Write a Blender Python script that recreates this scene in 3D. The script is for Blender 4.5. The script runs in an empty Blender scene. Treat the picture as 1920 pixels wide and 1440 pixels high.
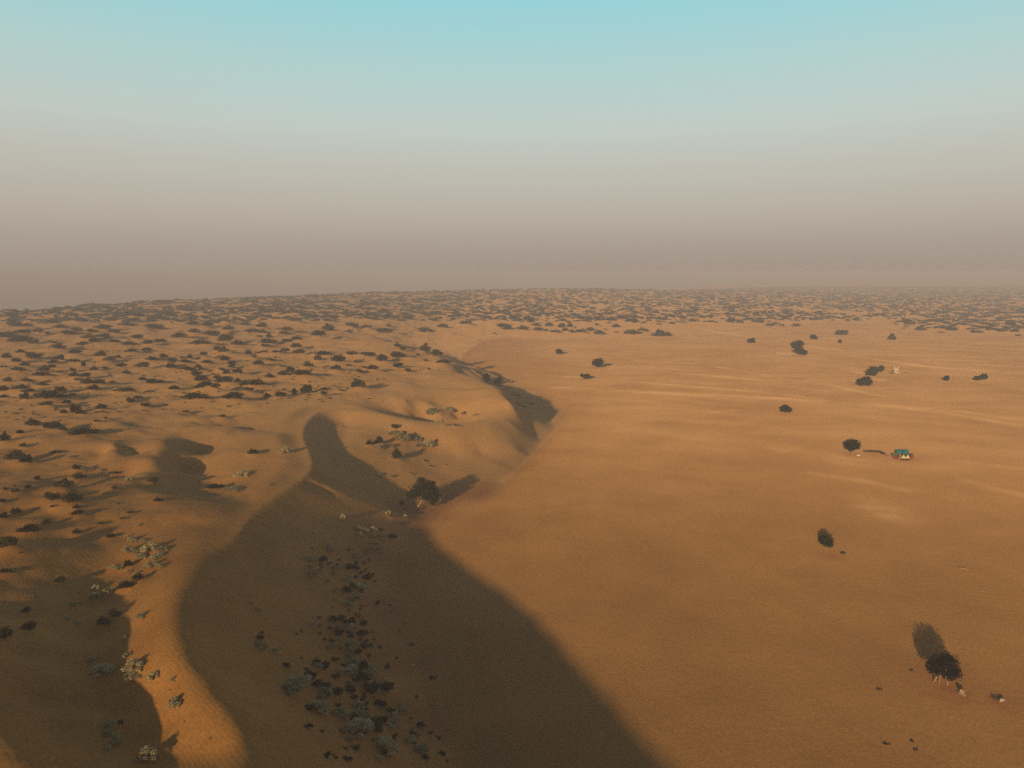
import bpy, math, random, re
import numpy as np
from mathutils import Vector, Matrix

# ------------------------------------------------------------------ camera, sky, sun, exposure
S = bpy.context.scene
COL = S.collection
CAMH, PITCH, FPX = 72.0, math.radians(9.2), 1297.0          # drone 72 m above the plain
cam_d = bpy.data.cameras.new('camera'); cam = bpy.data.objects.new('camera', cam_d); COL.objects.link(cam)
cam.location = (0, 0, CAMH); cam.rotation_euler = (math.radians(90) - PITCH, 0, 0)
cam_d.sensor_width = 36; cam_d.lens = FPX / 1920 * 36; cam_d.clip_start = 0.5; cam_d.clip_end = 40000
S.camera = cam

SUN_AZ, SUN_EL = math.radians(24), math.radians(14)          # light travels forward-right, low
LDIR = Vector((math.sin(SUN_AZ) * math.cos(SUN_EL), math.cos(SUN_AZ) * math.cos(SUN_EL), -math.sin(SUN_EL)))
sun_d = bpy.data.lights.new('sun', 'SUN'); sun = bpy.data.objects.new('sun', sun_d); COL.objects.link(sun)
sun.rotation_euler = LDIR.to_track_quat('-Z', 'Y').to_euler()
sun_d.energy = 2.65; sun_d.angle = math.radians(1.1); sun_d.color = (1.0, 0.70, 0.37)

W = bpy.data.worlds.new('World'); S.world = W; W.use_nodes = True
wn = W.node_tree.nodes; wl = W.node_tree.links
bg = wn['Background']
sky = wn.new('ShaderNodeTexSky'); sky.sky_type = 'NISHITA'; sky.sun_disc = False
sky.sun_elevation = SUN_EL; sky.sun_rotation = SUN_AZ + math.pi; sky.dust_density = 6.0; sky.air_density = 1.2; sky.altitude = 200
tc = wn.new('ShaderNodeTexCoord'); sep = wn.new('ShaderNodeSeparateXYZ'); wl.new(tc.outputs['Generated'], sep.inputs[0])
ramp = wn.new('ShaderNodeValToRGB'); wl.new(sep.outputs['Z'], ramp.inputs[0])
# dust haze over the horizon thinning into a pale cyan sky (colour against sine of the elevation)
SKYK = 5.6
STOPS = [(0.0, (.356, .294, .240)), (0.04, (.400, .337, .286)), (0.085, (.460, .412, .350)), (0.14, (.495, .480, .420)), (0.19, (.505, .560, .515)),
         (0.25, (.430, .595, .565)), (0.34, (.288, .610, .650)), (0.45, (.10, .15, .17)), (1.0, (.060, .052, .052))]  # top stops: upper sky out of view darkened to cut fill light
els = ramp.color_ramp.elements
while len(els) < len(STOPS): els.new(0.5)
for e, (p, c) in zip(els, STOPS):
    e.position = p; e.color = (*[v for v in c], 1)
vm = wn.new('ShaderNodeVectorMath'); vm.operation = 'SCALE'; vm.inputs['Scale'].default_value = SKYK
# unseen sky at the sides and behind is dimmed to deepen ground shade
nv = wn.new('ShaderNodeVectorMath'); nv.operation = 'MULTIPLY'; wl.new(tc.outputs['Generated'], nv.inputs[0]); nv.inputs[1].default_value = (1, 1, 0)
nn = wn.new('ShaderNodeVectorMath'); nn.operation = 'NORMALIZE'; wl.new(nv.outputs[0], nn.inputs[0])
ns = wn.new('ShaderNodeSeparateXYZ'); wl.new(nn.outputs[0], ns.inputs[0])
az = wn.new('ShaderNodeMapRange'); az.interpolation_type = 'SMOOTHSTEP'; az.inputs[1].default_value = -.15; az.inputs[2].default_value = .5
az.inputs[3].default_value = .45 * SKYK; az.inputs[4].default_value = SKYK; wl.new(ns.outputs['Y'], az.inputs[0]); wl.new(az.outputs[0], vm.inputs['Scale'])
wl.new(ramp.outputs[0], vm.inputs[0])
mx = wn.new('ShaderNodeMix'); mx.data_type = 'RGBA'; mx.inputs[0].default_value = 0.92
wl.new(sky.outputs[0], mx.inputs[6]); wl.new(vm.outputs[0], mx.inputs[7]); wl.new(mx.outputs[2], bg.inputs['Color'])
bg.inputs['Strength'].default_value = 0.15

S.view_settings.view_transform = 'Standard'; S.view_settings.look = 'None'
S.view_settings.exposure = 0.35; S.view_settings.gamma = 1.0
S.cycles.use_denoising = False
S.cycles.max_bounces = 5; S.cycles.volume_bounces = 0
HAZE_DENSITY = 0.00052; HAZE_COLOR = (.86, .835, .975)

rnd = random.Random(7)
NR = np.random.default_rng(11)

# ------------------------------------------------------------------ helpers
def unproj(px, py, z):
    cx, cy = (px - 960) / FPX, (720 - py) / FPX
    d = (cx, math.cos(PITCH) + cy * math.sin(PITCH), -math.sin(PITCH) + cy * math.cos(PITCH))
    t = (z - CAMH) / d[2]
    return d[0] * t, d[1] * t

def proj(x, y, z):
    dp = y * math.cos(PITCH) - (z - CAMH) * math.sin(PITCH)
    u = y * math.sin(PITCH) + (z - CAMH) * math.cos(PITCH)
    return 960 + FPX * x / dp, 720 - FPX * u / dp, dp

def perlin(x, y, seed=0):
    xi = np.floor(x).astype(np.int64); yi = np.floor(y).astype(np.int64)
    xf = x - xi; yf = y - yi
    def g(ix, iy, fx, fy):
        h = (ix * 374761393 + iy * 668265263 + seed * 974634767) & 0xffffffff
        h = ((h ^ (h >> 13)) * 1274126177) & 0xffffffff
        a = ((h ^ (h >> 16)) & 0xffff) / 65536.0 * 2 * math.pi
        return np.cos(a) * fx + np.sin(a) * fy
    u = xf * xf * xf * (xf * (xf * 6 - 15) + 10); v = yf * yf * yf * (yf * (yf * 6 - 15) + 10)
    a = g(xi, yi, xf, yf); b = g(xi + 1, yi, xf - 1, yf); c = g(xi, yi + 1, xf, yf - 1); d = g(xi + 1, yi + 1, xf - 1, yf - 1)
    return (a + u * (b - a)) * (1 - v) + (c + u * (d - c)) * v

def sstep(a, b, x):
    t = np.clip((x - a) / (b - a), 0, 1); return t * t * (3 - 2 * t)

def mesh_from(name, V, F, mats=()):
    """V (n,3) array, F (m,k) index array with k 3 or 4"""
    V = np.asarray(V, np.float32); F = np.asarray(F, np.int32)
    me = bpy.data.meshes.new(name)
    me.vertices.add(len(V)); me.vertices.foreach_set('co', V.ravel())
    k = F.shape[1]
    me.loops.add(F.size); me.loops.foreach_set('vertex_index', F.ravel())
    me.polygons.add(len(F)); me.polygons.foreach_set('loop_start', np.arange(0, F.size, k, dtype=np.int32))
    try: me.polygons.foreach_set('loop_total', np.full(len(F), k, np.int32))
    except Exception: pass
    me.update(calc_edges=True)
    for m in mats: me.materials.append(m)
    return me

def link(name, me, parent=None):
    o = bpy.data.objects.new(name, me); COL.objects.link(o)
    if parent: o.parent = parent
    return o

def tag(o, label=None, cat=None, group=None, kind=None):
    if label: o['label'] = label
    if cat: o['category'] = cat
    if group: o['group'] = group
    if kind: o['kind'] = kind
    return o

def empty(name, loc, rz=0.0):
    o = bpy.data.objects.new(name, None); COL.objects.link(o)
    o.location = loc; o.rotation_euler = (0, 0, rz); o.empty_display_size = 0.3
    return o

class MB:
    """collects polygons for one mesh"""
    def __init__(s): s.v = []; s.f = []
    def add(s, V, F):
        n = len(s.v); s.v += [tuple(p) for p in V]; s.f += [tuple(i + n for i in f) for f in F]
    def box(s, x0, x1, y0, y1, z0, z1, taper=0.0, M=None):
        t = taper
        V = [(x0, y0, z0), (x1, y0, z0), (x1, y1, z0), (x0, y1, z0), (x0 + t, y0 + t, z1), (x1 - t, y0 + t, z1), (x1 - t, y1 - t, z1), (x0 + t, y1 - t, z1)]
        if M is not None: V = [M @ Vector(p) for p in V]
        s.add(V, [(3, 2, 1, 0), (4, 5, 6, 7), (0, 1, 5, 4), (1, 2, 6, 5), (2, 3, 7, 6), (3, 0, 4, 7)])
    def tube(s, pts, rad, n=7):
        pts = [Vector(p) for p in pts]; V = []; F = []
        for i, p in enumerate(pts):
            a = pts[max(i - 1, 0)]; b = pts[min(i + 1, len(pts) - 1)]
            d = (b - a).normalized(); u = d.orthogonal().normalized(); w = d.cross(u)
            for k in range(n):
                t = 2 * math.pi * k / n; V.append(p + (u * math.cos(t) + w * math.sin(t)) * rad[i])
        for i in range(len(pts) - 1):
            for k in range(n):
                a = i * n + k; b = i * n + (k + 1) % n; F.append((a, b, b + n, a + n))
        F.append(tuple(range(n))[::-1]); F.append(tuple(range((len(pts) - 1) * n, len(pts) * n)))
        s.add(V, F)
    def build(s, name, mat, parent=None, smooth=False):
        me = bpy.data.meshes.new(name); me.from_pydata(s.v, [], s.f); me.materials.append(mat)
        if smooth:
            for p in me.polygons: p.use_smooth = True
        me.update(); return link(name, me, parent)

def mat_new(name):
    m = bpy.data.materials.new(name); m.use_nodes = True
    return m, m.node_tree.nodes, m.node_tree.links, m.node_tree.nodes['Principled BSDF']

def mat_simple(name, c, rough=.85, var=.18, scale=6.0):
    m, n, l, b = mat_new(name)
    b.inputs['Roughness'].default_value = rough; b.inputs['Specular IOR Level'].default_value = .15
    t = n.new('ShaderNodeTexCoord'); nz = n.new('ShaderNodeTexNoise'); nz.inputs['Scale'].default_value = scale; nz.inputs['Detail'].default_value = 4
    r = n.new('ShaderNodeValToRGB'); r.color_ramp.elements[0].position = .3; r.color_ramp.elements[1].position = .7
    r.color_ramp.elements[0].color = (*[v * (1 - var) for v in c], 1); r.color_ramp.elements[1].color = (*[min(1, v * (1 + var)) for v in c], 1)
    l.new(t.outputs['Object'], nz.inputs['Vector']); l.new(nz.outputs['Fac'], r.inputs[0]); l.new(r.outputs[0], b.inputs['Base Color'])
    return m

def mat_leaf(name, c1, c2, scale=2.5, transl=.15):
    m, n, l, b = mat_new(name)
    b.inputs['Roughness'].default_value = .8; b.inputs['Specular IOR Level'].default_value = .03
    t = n.new('ShaderNodeTexCoord'); nz = n.new('ShaderNodeTexNoise'); nz.inputs['Scale'].default_value = scale; nz.inputs['Detail'].default_value = 3
    oi = n.new('ShaderNodeObjectInfo'); ad = n.new('ShaderNodeMath'); ad.operation = 'MULTIPLY_ADD'; ad.inputs[1].default_value = .5; ad.inputs[2].default_value = -.25
    l.new(oi.outputs['Random'], ad.inputs[0])
    a2 = n.new('ShaderNodeMath'); a2.operation = 'ADD'; l.new(nz.outputs['Fac'], a2.inputs[0]); l.new(ad.outputs[0], a2.inputs[1])
    r = n.new('ShaderNodeValToRGB'); r.color_ramp.elements[0].position = .25; r.color_ramp.elements[1].position = .75
    r.color_ramp.elements[0].color = (*c1, 1); r.color_ramp.elements[1].color = (*c2, 1)
    l.new(t.outputs['Object'], nz.inputs['Vector']); l.new(a2.outputs[0], r.inputs[0]); l.new(r.outputs[0], b.inputs['Base Color'])
    return m

# ------------------------------------------------------------------ terrain control lines (picture points taken to the ground at a height in metres)
CREST = [
 # main dune ridge, from the near end to the sharp bend, round the amphitheatre and the sand bowl
 [(470,1440,19.5),(452,1385,19.6),(430,1335,19.8),(390,1290,20),(352,1245,20.3),(338,1200,20.4),(334,1150,20.2),(342,1110,20),(368,1072,19.6),(402,1040,18.3),(445,1004,17.6),(466,975,17.1),(500,945,16.6),(545,913,16.1),(574,892,15.7),(585,872,15.9),(580,848,16.3),(570,825,16.7),(569,805,16.9),(578,787,17),(600,772,17),(640,769,16.4),(700,775,15.2),(745,786,13.9),(780,799,12.6),(815,812,11),(850,820,9.9),(900,813,9.8),(925,800,10.8),(938,782,11.3),(948,765,13.4)],
 # promontory edge facing the plain
 [(948,765,13.4),(955,754,15.6),(944,744,15.8),(931,738,15.8),(926,728,15.4),(912,719,14.8),(896,711,14.2),(870,702,14)],
 # spur down from the promontory
 [(955,754,15.6),(965,759,12.4),(978,765,9),(1002,779,4.5),(1028,794,1.2)],
 # far small slip face
 [(728,642,16.5),(740,649,18.3),(752,660,18.6),(768,668,18),(786,673,17),(815,680,15.6),(848,688,14.2)],
 # left ridge of the shadowed hollow
 [(352,823,17.8),(332,826,18.7),(314,836,19.3),(301,852,19.5),(288,872,19.3),(274,894,18.9),(262,912,18.3)],
 # dune in the lower left corner
 [(-90,1170,21.5),(-22,1215,22.2),(-22,1300,22.2),(2,1384,21.8),(58,1432,21),(105,1474,19.5)],
 # small crescent in the left middle
 [(196,834,19.6),(212,840,20.2),(219,852,20.2),(210,866,19.8),(197,876,19)],
]
CREST_W = [[(-27,65.5,19.5),(-20,44,19.8),(-11,18,20.2),(-2,-12,20.5),(6,-50,20),(10,-120,20)]]      # same ridge, on toward the viewer
FOOT_PX = [(985,1700),(905,1520),(868,1440),(838,1375),(812,1305),(790,1258),(768,1205),(752,1150),(746,1095),(756,1045),(790,1000),(832,968),(872,946),(920,925),(962,892),(1000,852),(1032,818),(1046,806),(1042,794),(1034,785)]
FOOT_W = [(22,-200),(30,-60),(24,0),(14,50)]
PTS = [
 # west flank of the main ridge and the dark basin
 (300,1120,19.5),(292,1170,19.4),(288,1210,19.4),(304,1255,19.4),(344,1320,19),(376,1370,18.7),(404,1420,18.5),
 (250,1140,17.6),(244,1185,17.6),(244,1230,17.5),(258,1275,17.3),(280,1310,17.1),(306,1360,17),(326,1420,17),
 (190,1080,16),(180,1140,15.6),(170,1200,16.2),(180,1260,16.4),(210,1330,16.4),(240,1390,16.6),
 (120,1070,17.6),(110,1140,17.8),(90,1200,18.8),(100,1280,19),(150,1350,18.4),
 (60,1110,18.6),(30,1160,19.2),(40,1230,19.2),(60,1310,19.2),(110,1370,18.4),
 (-40,1350,20.5),(-120,1420,19),(20,1440,19.8),(-150,1250,20),
 (0,1060,20.4),(40,1030,20),(100,1000,19.2),(160,985,18.4),(220,1000,17.3),(280,1040,17.2),(300,1080,18.2),(260,1090,17.6),
 (350,1010,18),(390,985,17.3),(330,960,18.6),(350,935,17.2),(300,930,18.2),(240,940,18.6),(150,940,19.2),(60,940,19.8),(0,930,20.5),
 # shadowed hollow
 (360,858,14.2),(380,890,13.6),(400,915,12.8),(340,890,13.6),(330,915,14.6),(360,930,14.4),(430,930,14.7),(430,885,14.8),(400,845,15.8),(355,842,16.2),(440,850,16.8),
 (470,940,16.1),(480,900,15.9),(510,870,16.2),(550,890,16),(540,850,16.6),(520,810,17),(555,790,17.2),(470,820,17.8),(440,800,18.6),(400,800,18.8),(360,810,18.8),
 (250,860,17.6),(240,890,17.6),(260,830,18),(195,858,18.2),(180,850,18.9),(150,860,18.6),(170,880,17.8),(230,850,18.4),
 (290,800,18.4),(250,790,19.6),(200,800,19.8),(140,800,20),(80,800,20),(20,800,20),(0,850,20),(70,860,19.2),(120,890,19),(60,900,19.4),
 (420,770,18.4),(350,770,19),(500,765,18.2),(560,755,18),(620,745,17.4),(680,750,16.6),(640,722,17.2),(720,735,16.4),
 (450,790,17.6),(460,806,16.8),(560,740,17.6),(470,760,19),
 (760,755,14.6),(800,760,12.6),(830,752,13),(870,745,14.2),(905,750,14.6),(890,730,15.4),(850,720,15.6),(800,722,15),(760,715,15.4),(700,705,16),
 # sand bowl
 (800,785,7.4),(840,795,6.2),(880,796,6.9),(860,780,7.2),(900,785,9.2),(910,768,11.6),(860,765,10.6),(820,772,10.6),(780,780,8.8),(740,772,11.8),(700,764,14.6),
 # amphitheatre under the bend
 (620,800,13),(620,840,12.6),(640,870,11.3),(670,820,11.8),(700,800,12.6),(740,810,11),(700,850,10.3),(760,840,9),(800,836,7.8),(850,850,5.2),(900,845,4.8),(940,820,7.5),(960,795,9.4),
 (720,890,6.4),(760,880,6),(820,885,3.2),(880,890,2.2),(930,870,2.4),(970,840,4),(830,930,1.4),(770,930,1.9),(780,960,1.0),(740,960,2.2),(1000,815,2),(985,790,6.2),
 # plateau
 (600,690,17.2),(520,700,17.8),(420,690,18.4),(300,700,18.8),(180,700,19.2),(60,700,19.2),(560,650,17),(480,650,17.6),(350,650,18.6),(200,650,19),(40,650,19),(660,660,16),(690,640,15.6),(650,630,16),
 (700,680,16),(760,692,15),(820,700,14.4),(0,750,19.8),(150,750,19.6),(300,745,19.2),(-200,700,19),(-200,900,20.5),(-300,1100,21),
 # bay behind the far slip face
 (800,652,1.5),(835,662,.6),(780,644,3.2),(850,672,.4),(820,640,3),(760,634,7),(720,626,11),(850,630,5),(900,622,5),
 # far plateau, skyline and the ground falling away behind it
 (0,620,19),(150,610,19.5),(300,600,20),(450,590,20),(600,590,19),(700,600,17),(800,600,12),(900,600,9),
 (-250,640,17),(-60,598,18.5),(0,592,18.8),(100,583,19.4),(200,574,20),(300,566.5,20.6),(450,560,21.2),(600,554,21.6),(700,550.5,22),(850,547,21.6),(1000,543.5,20.6),(1100,542,19),
 (1000,600,6),(1100,590,6.5),(1200,600,4),(1150,615,2),(1250,570,9),(1350,560,10),(1400,575,7),(1450,590,3.5),(1300,590,6),(1420,600,1.6),(1500,575,5),
]
PTS_W = [(-1250,950,2),(-1000,1100,3),(-760,1350,4),(-560,1800,4),(-350,2500,3),(0,3100,2),(400,3000,0),(-2500,2000,0),(-2500,500,8),(-1400,500,14),
 (900,2500,3),(1600,2200,2),(800,1800,4),(1200,1500,3),(600,1500,5),(2500,1500,2),(3000,3000,0),(0,5000,0),(5000,3000,0),(-5000,3000,0),(5000,0,0),(-5000,-500,8),
 (-60,40,18.5),(-80,60,19.5),(-45,30,17.5),(-110,40,20),(-60,0,18),(-150,0,20),(-60,-60,18),(-200,-100,20),(-200,60,20.5),(-300,150,20.5),(-300,300,20)]
PLAIN_W = [(x, y, 0) for x in (60, 160, 320) for y in (-100, 60, 160, 300)] + [(40,420,0),(120,420,0),(260,420,0),(120,560,0),(0,560,0),(-20,640,0),(60,680,0),(250,650,0),(420,640,0),(420,500,0),(600,600,0),(550,300,0),(40,110,0),(30,170,0),(10,150,0),(-8,180,0),(20,230,0),(40,270,0),(60,340,0),(90,380,0),
 (30,380,0),(45,350,0),(10,440,0),(-30,520,0)]
def foot_plain_px():
    return [(1046,806),(1050,790),(1052,778),(1040,762),(1022,747),(1000,734),(972,721),(940,710),(905,699),(876,690)]
def densify(pl, step):
    out = []
    for a, b in zip(pl[:-1], pl[1:]):
        a = np.array(a); b = np.array(b); n = max(1, int(np.linalg.norm(b[:2] - a[:2]) / step))
        for i in range(n): out.append(a + (b - a) * i / n)
    out.append(np.array(pl[-1])); return out
def smooth(pl, n=4):
    q = [np.array(p, float) for p in pl]; out = []
    for i in range(len(q) - 1):
        p0, p1, p2, p3 = q[max(i - 1, 0)], q[i], q[i + 1], q[min(i + 2, len(q) - 1)]
        for k in range(n):
            t = k / n; out.append(.5 * (2 * p1 + (p2 - p0) * t + (2 * p0 - 5 * p1 + 4 * p2 - p3) * t * t + (3 * p1 - p0 - 3 * p2 + p3) * t ** 3))
    out.append(q[-1]); return out
ctrl = []
def w3(p): x, y = unproj(p[0], p[1], p[2]); return (x, y, p[2])
for pl in CREST:
    q = [w3(p) for p in pl]
    ctrl += [tuple(p) for p in densify(smooth(q), 2.4 if min(p[1] for p in q) < 330 else 6)]
for pl in CREST_W: ctrl += [tuple(p) for p in densify(smooth(pl), 4.0)]
foot = FOOT_W[:2] + FOOT_W[2:] + [unproj(x, y, 0) for x, y in FOOT_PX[2:]]
foot = [(*p, 0.0) for p in foot]
ctrl += [tuple(p) for p in densify(foot, 8.0)]
ridge = np.array(sorted([tuple(p) for p in smooth([w3(p) for p in CREST[0][:21]])] + [tuple(p) for p in CREST_W[0]], key=lambda p: p[1]))
ff = np.array(sorted(foot, key=lambda p: p[1]))
for yy in range(-60, 186, 7):                   # slip face: nearly straight from ridge to toe, eased at both ends
    xr, zr, xf = np.interp(yy, ridge[:, 1], ridge[:, 0]), np.interp(yy, ridge[:, 1], ridge[:, 2]), np.interp(yy, ff[:, 1], ff[:, 0])
    q = float(sstep(95, 135, np.array(yy)))
    for t, k0 in ((.09, .90), (.20, .775), (.36, .58), (.54, .385), (.72, .20), (.88, .07)):
        k = k0 * (1 - q) + (1 - t * .985) * q
        ctrl.append((xr + (xf - xr) * t, yy + 6 * t, zr * k))
bend = [np.array(w3(p)) for p in CREST[0][10:22]]
for a, b in zip(bend[:-1], bend[1:]):            # steep lip under the bend
    d = (b - a)[:2]; nrm = np.array((d[1], -d[0])) / max(np.linalg.norm(d), 1e-6)
    for f in (.25, .75):
        c = a + (b - a) * f
        for r_, dz in ((2.6, 1.7), (6.0, 3.8)): ctrl.append((c[0] + nrm[0] * r_, c[1] + nrm[1] * r_, c[2] - dz))
ctrl += [w3(p) for p in PTS] + PTS_W + PLAIN_W
# toe of the promontory's shaded face: 26 m out from its edge
edge = [w3(p) for p in CREST[1]]
for i, (x, y, z) in enumerate(edge):
    ox, oy = {0: (24, 8), 1: (25, 10), 2: (24, 13), 3: (23, 15), 4: (21, 18), 5: (19, 21), 6: (16, 24), 7: (12, 27)}[i]
    ctrl.append((x + ox * z / 15, y + oy * z / 15, 0.0))
ctrl = np.array(ctrl, float)
keep = [0]                                     # drop near-duplicates so that the system stays solvable
for i in range(1, len(ctrl)):
    if np.min(np.hypot(*(ctrl[keep, :2] - ctrl[i, :2]).T)) > 1.5: keep.append(i)
ctrl = ctrl[keep]
RC = 1.5
def kern(r2): return np.sqrt(r2 + RC * RC)
N = len(ctrl)
A = np.zeros((N + 1, N + 1)); dd = ctrl[:, None, :2] - ctrl[None, :, :2]
A[:N, :N] = -kern((dd ** 2).sum(-1)); A[:N, N] = 1; A[N, :N] = 1
A[np.arange(N), np.arange(N)] += -0.0
sol = np.linalg.solve(A + np.diag([0.06] * N + [0.0]), np.append(ctrl[:, 2], 0))

# ------------------------------------------------------------------ height grid
def axis(lo, fine_lo, fine_hi, hi, st, g):
    a = list(np.arange(fine_lo, fine_hi + 1e-6, st))
    s = st
    while a[-1] < hi: s *= (1 + g); a.append(a[-1] + s)
    b = []; s = st; v = fine_lo
    while v > lo: s *= (1 + g); v -= s; b.append(v)
    return np.array(b[::-1] + a)
GX = axis(-9000, -150, 60, 9000, 0.75, 0.012)
GY = axis(-400, 20, 300, 9000, 0.75, 0.0075)
XX, YY = np.meshgrid(GX, GY)
sh = XX.shape
def rbf(x, y):
    out = np.empty(x.size, np.float64); x = x.ravel(); y = y.ravel()
    c32 = ctrl.astype(np.float32); w32 = sol[:N]
    for i in range(0, x.size, 40000):
        r2 = (x[i:i + 40000, None].astype(np.float32) - c32[None, :, 0]) ** 2 + (y[i:i + 40000, None].astype(np.float32) - c32[None, :, 1]) ** 2
        out[i:i + 40000] = -(np.sqrt(r2 + RC * RC) @ w32.astype(np.float32)) + sol[N]
    return out
H = rbf(XX, YY).reshape(sh)

# the flat plain: everything to the right of the foot line
far_edge = [unproj(x, y, 0) for x, y in foot_plain_px()[1:]]
bay = [unproj(x, y, 0) for x, y in [(862,684),(868,664),(905,640),(960,634),(1040,637),(1150,636),(1260,632),(1330,622),(1420,611),(1520,606),(1640,606),(1720,620),(1820,625),(1925,628)]]
PLAIN = [(p[0], p[1]) for p in foot] + far_edge + bay + [(1500, 600), (4000, 600), (4000, -380), (30, -380)]
PLAIN = np.array(PLAIN)
def inside_dist(x, y, poly):
    ins = np.zeros(x.shape, bool); dm = np.full(x.shape, 1e9)
    n = len(poly)
    for i in range(n):
        x1, y1 = poly[i]; x2, y2 = poly[(i + 1) % n]
        cond = ((y1 > y) != (y2 > y))
        with np.errstate(divide='ignore', invalid='ignore'):
            xin = (x2 - x1) * (y - y1) / (y2 - y1 + 1e-12) + x1
        ins ^= cond & (x < xin)
        L2 = (x2 - x1) ** 2 + (y2 - y1) ** 2
        t = np.clip(((x - x1) * (x2 - x1) + (y - y1) * (y2 - y1)) / L2, 0, 1)
        dm = np.minimum(dm, (x - x1 - t * (x2 - x1)) ** 2 + (y - y1 - t * (y2 - y1)) ** 2)
    return ins, np.sqrt(dm)
INS, DIST = inside_dist(XX, YY, PLAIN)
# wind-made relief on the dunes
und = 1.3 * perlin(XX / 62, YY / 48, 1) + 1.9 * np.abs(perlin(XX / 34, YY / 24, 2)) + 1.5 * perlin(XX / 19, YY / 14, 4) + .75 * np.abs(perlin(XX / 10, YY / 8, 3))
lee = np.where(XX > -70, .25, 1.0)
far = sstep(320, 700, YY)
left = sstep(-40, -110, XX) * (1 - sstep(240, 300, YY)) + sstep(240, 300, YY)
cr0 = ridge
near_ridge = np.full(sh, 1e9)
cr = np.array([w3(p) for p in CREST[0]])
for a, b in zip(cr[:-1], cr[1:]):
    L2 = (b[0] - a[0]) ** 2 + (b[1] - a[1]) ** 2
    t = np.clip(((XX - a[0]) * (b[0] - a[0]) + (YY - a[1]) * (b[1] - a[1])) / L2, 0, 1)
    near_ridge = np.minimum(near_ridge, (XX - a[0] - t * (b[0] - a[0])) ** 2 + (YY - a[1] - t * (b[1] - a[1])) ** 2)
near_ridge = np.sqrt(near_ridge)
amp = sstep(4, 30, near_ridge) * np.clip(left, .12, 1) * (1 + 1.2 * far)
und2 = .55 * perlin(XX / 13, YY / 11, 6) + .35 * np.abs(perlin(XX / 7, YY / 6, 7))
west = (XX < np.interp(YY, cr0[:, 1], cr0[:, 0]) - 2) & (YY < 190)
H = H + und2 * west * sstep(3, 13, near_ridge)
H = H + und * amp * sstep(0, 25, DIST)
# the ridge itself: straight slip face at the angle of repose on its lee side, a low windward shoulder on the other
cd = densify(smooth([w3(p) for p in CREST[0][8:26]], 6), .8)
cd = np.array(cd); tg = np.gradient(cd[:, :2], axis=0); tg /= np.linalg.norm(tg, axis=1)[:, None]
win = (XX > -100) & (XX < -20) & (YY > 95) & (YY < 330)
vx, vy = XX[win], YY[win]; near = np.zeros(len(vx), int); dist = np.full(len(vx), 1e9)
for i in range(len(cd)):
    d2 = (vx - cd[i, 0]) ** 2 + (vy - cd[i, 1]) ** 2; m_ = d2 < dist; dist[m_] = d2[m_]; near[m_] = i
dist = np.sqrt(dist); side = (vx - cd[near, 0]) * tg[near, 1] - (vy - cd[near, 1]) * tg[near, 0]
inner = (near > 0) & (near < len(cd) - 1)
fade = sstep(0, 25, near) * (1 - sstep(len(cd) - 60, len(cd) - 8, near)); zc = cd[near, 2]; hw = H[win]
lee = np.minimum(hw, zc - .43 * dist); hw2 = np.where(side > 0, hw + (lee - hw) * fade * (1 - sstep(5, 17, dist)), hw)
wind = zc - .05 * dist - .006 * dist ** 2; k_ = np.clip(1 - dist / 9, 0, 1); k_ = k_ * k_ * (3 - 2 * k_) * fade
hw2 = np.where(side <= 0, hw2 + (wind - hw2) * k_, hw2)
H[win] = np.where(inner, hw2, hw)
H = H + far * 1.8 * perlin(XX / 190, YY / 150, 5)
H = np.maximum(H, .02) + .03
az_px = 960 + FPX * XX / np.maximum(YY * math.cos(PITCH) + 11, 1.0)
rd = np.interp(az_px, [-600, -60, 0, 100, 200, 300, 450, 600, 700, 850, 1000, 1100], [760, 800, 850, 950, 1060, 1200, 1330, 1500, 1665, 1820, 2040, 2170])
rs = np.interp(az_px, [-60, 0, 300, 700, 1100], [.068, .0622, .0425, .030, .0239])
DROP = np.clip((YY - rd * 1.02) * rs * 1.12, 0, 160) * (1 - sstep(1080, 1500, az_px)) * (YY > 300)
H = np.where(INS, H * np.exp(-DIST / 2.5) * .25, H * (1 - np.exp(-(DIST + .3) / 3.5)))
H -= DROP
H += .05 * perlin(XX / 14, YY / 12, 8) * (YY < 900) + .10 * perlin(XX / 60, YY / 40, 9)

def hat(x, y):
    i = np.clip(np.searchsorted(GX, x) - 1, 0, len(GX) - 2); j = np.clip(np.searchsorted(GY, y) - 1, 0, len(GY) - 2)
    u = (x - GX[i]) / (GX[i + 1] - GX[i]); v = (y - GY[j]) / (GY[j + 1] - GY[j])
    return (H[j, i] * (1 - u) + H[j, i + 1] * u) * (1 - v) + (H[j + 1, i] * (1 - u) + H[j + 1, i + 1] * u) * v
TD = 30 * np.exp(np.linspace(0, math.log(200), 2600))
def cast(px, py):
    """where the sight line through a picture point meets the ground"""
    cx, cy = (px - 960) / FPX, (720 - py) / FPX
    d = np.array((cx, math.cos(PITCH) + cy * math.sin(PITCH), -math.sin(PITCH) + cy * math.cos(PITCH)))
    x = d[0] / d[1] * TD; y = TD; z = CAMH + d[2] / d[1] * TD
    k = np.nonzero(z < hat(x, y))[0]
    k = k[0] if len(k) else len(TD) - 1
    return x[k], y[k]

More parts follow.
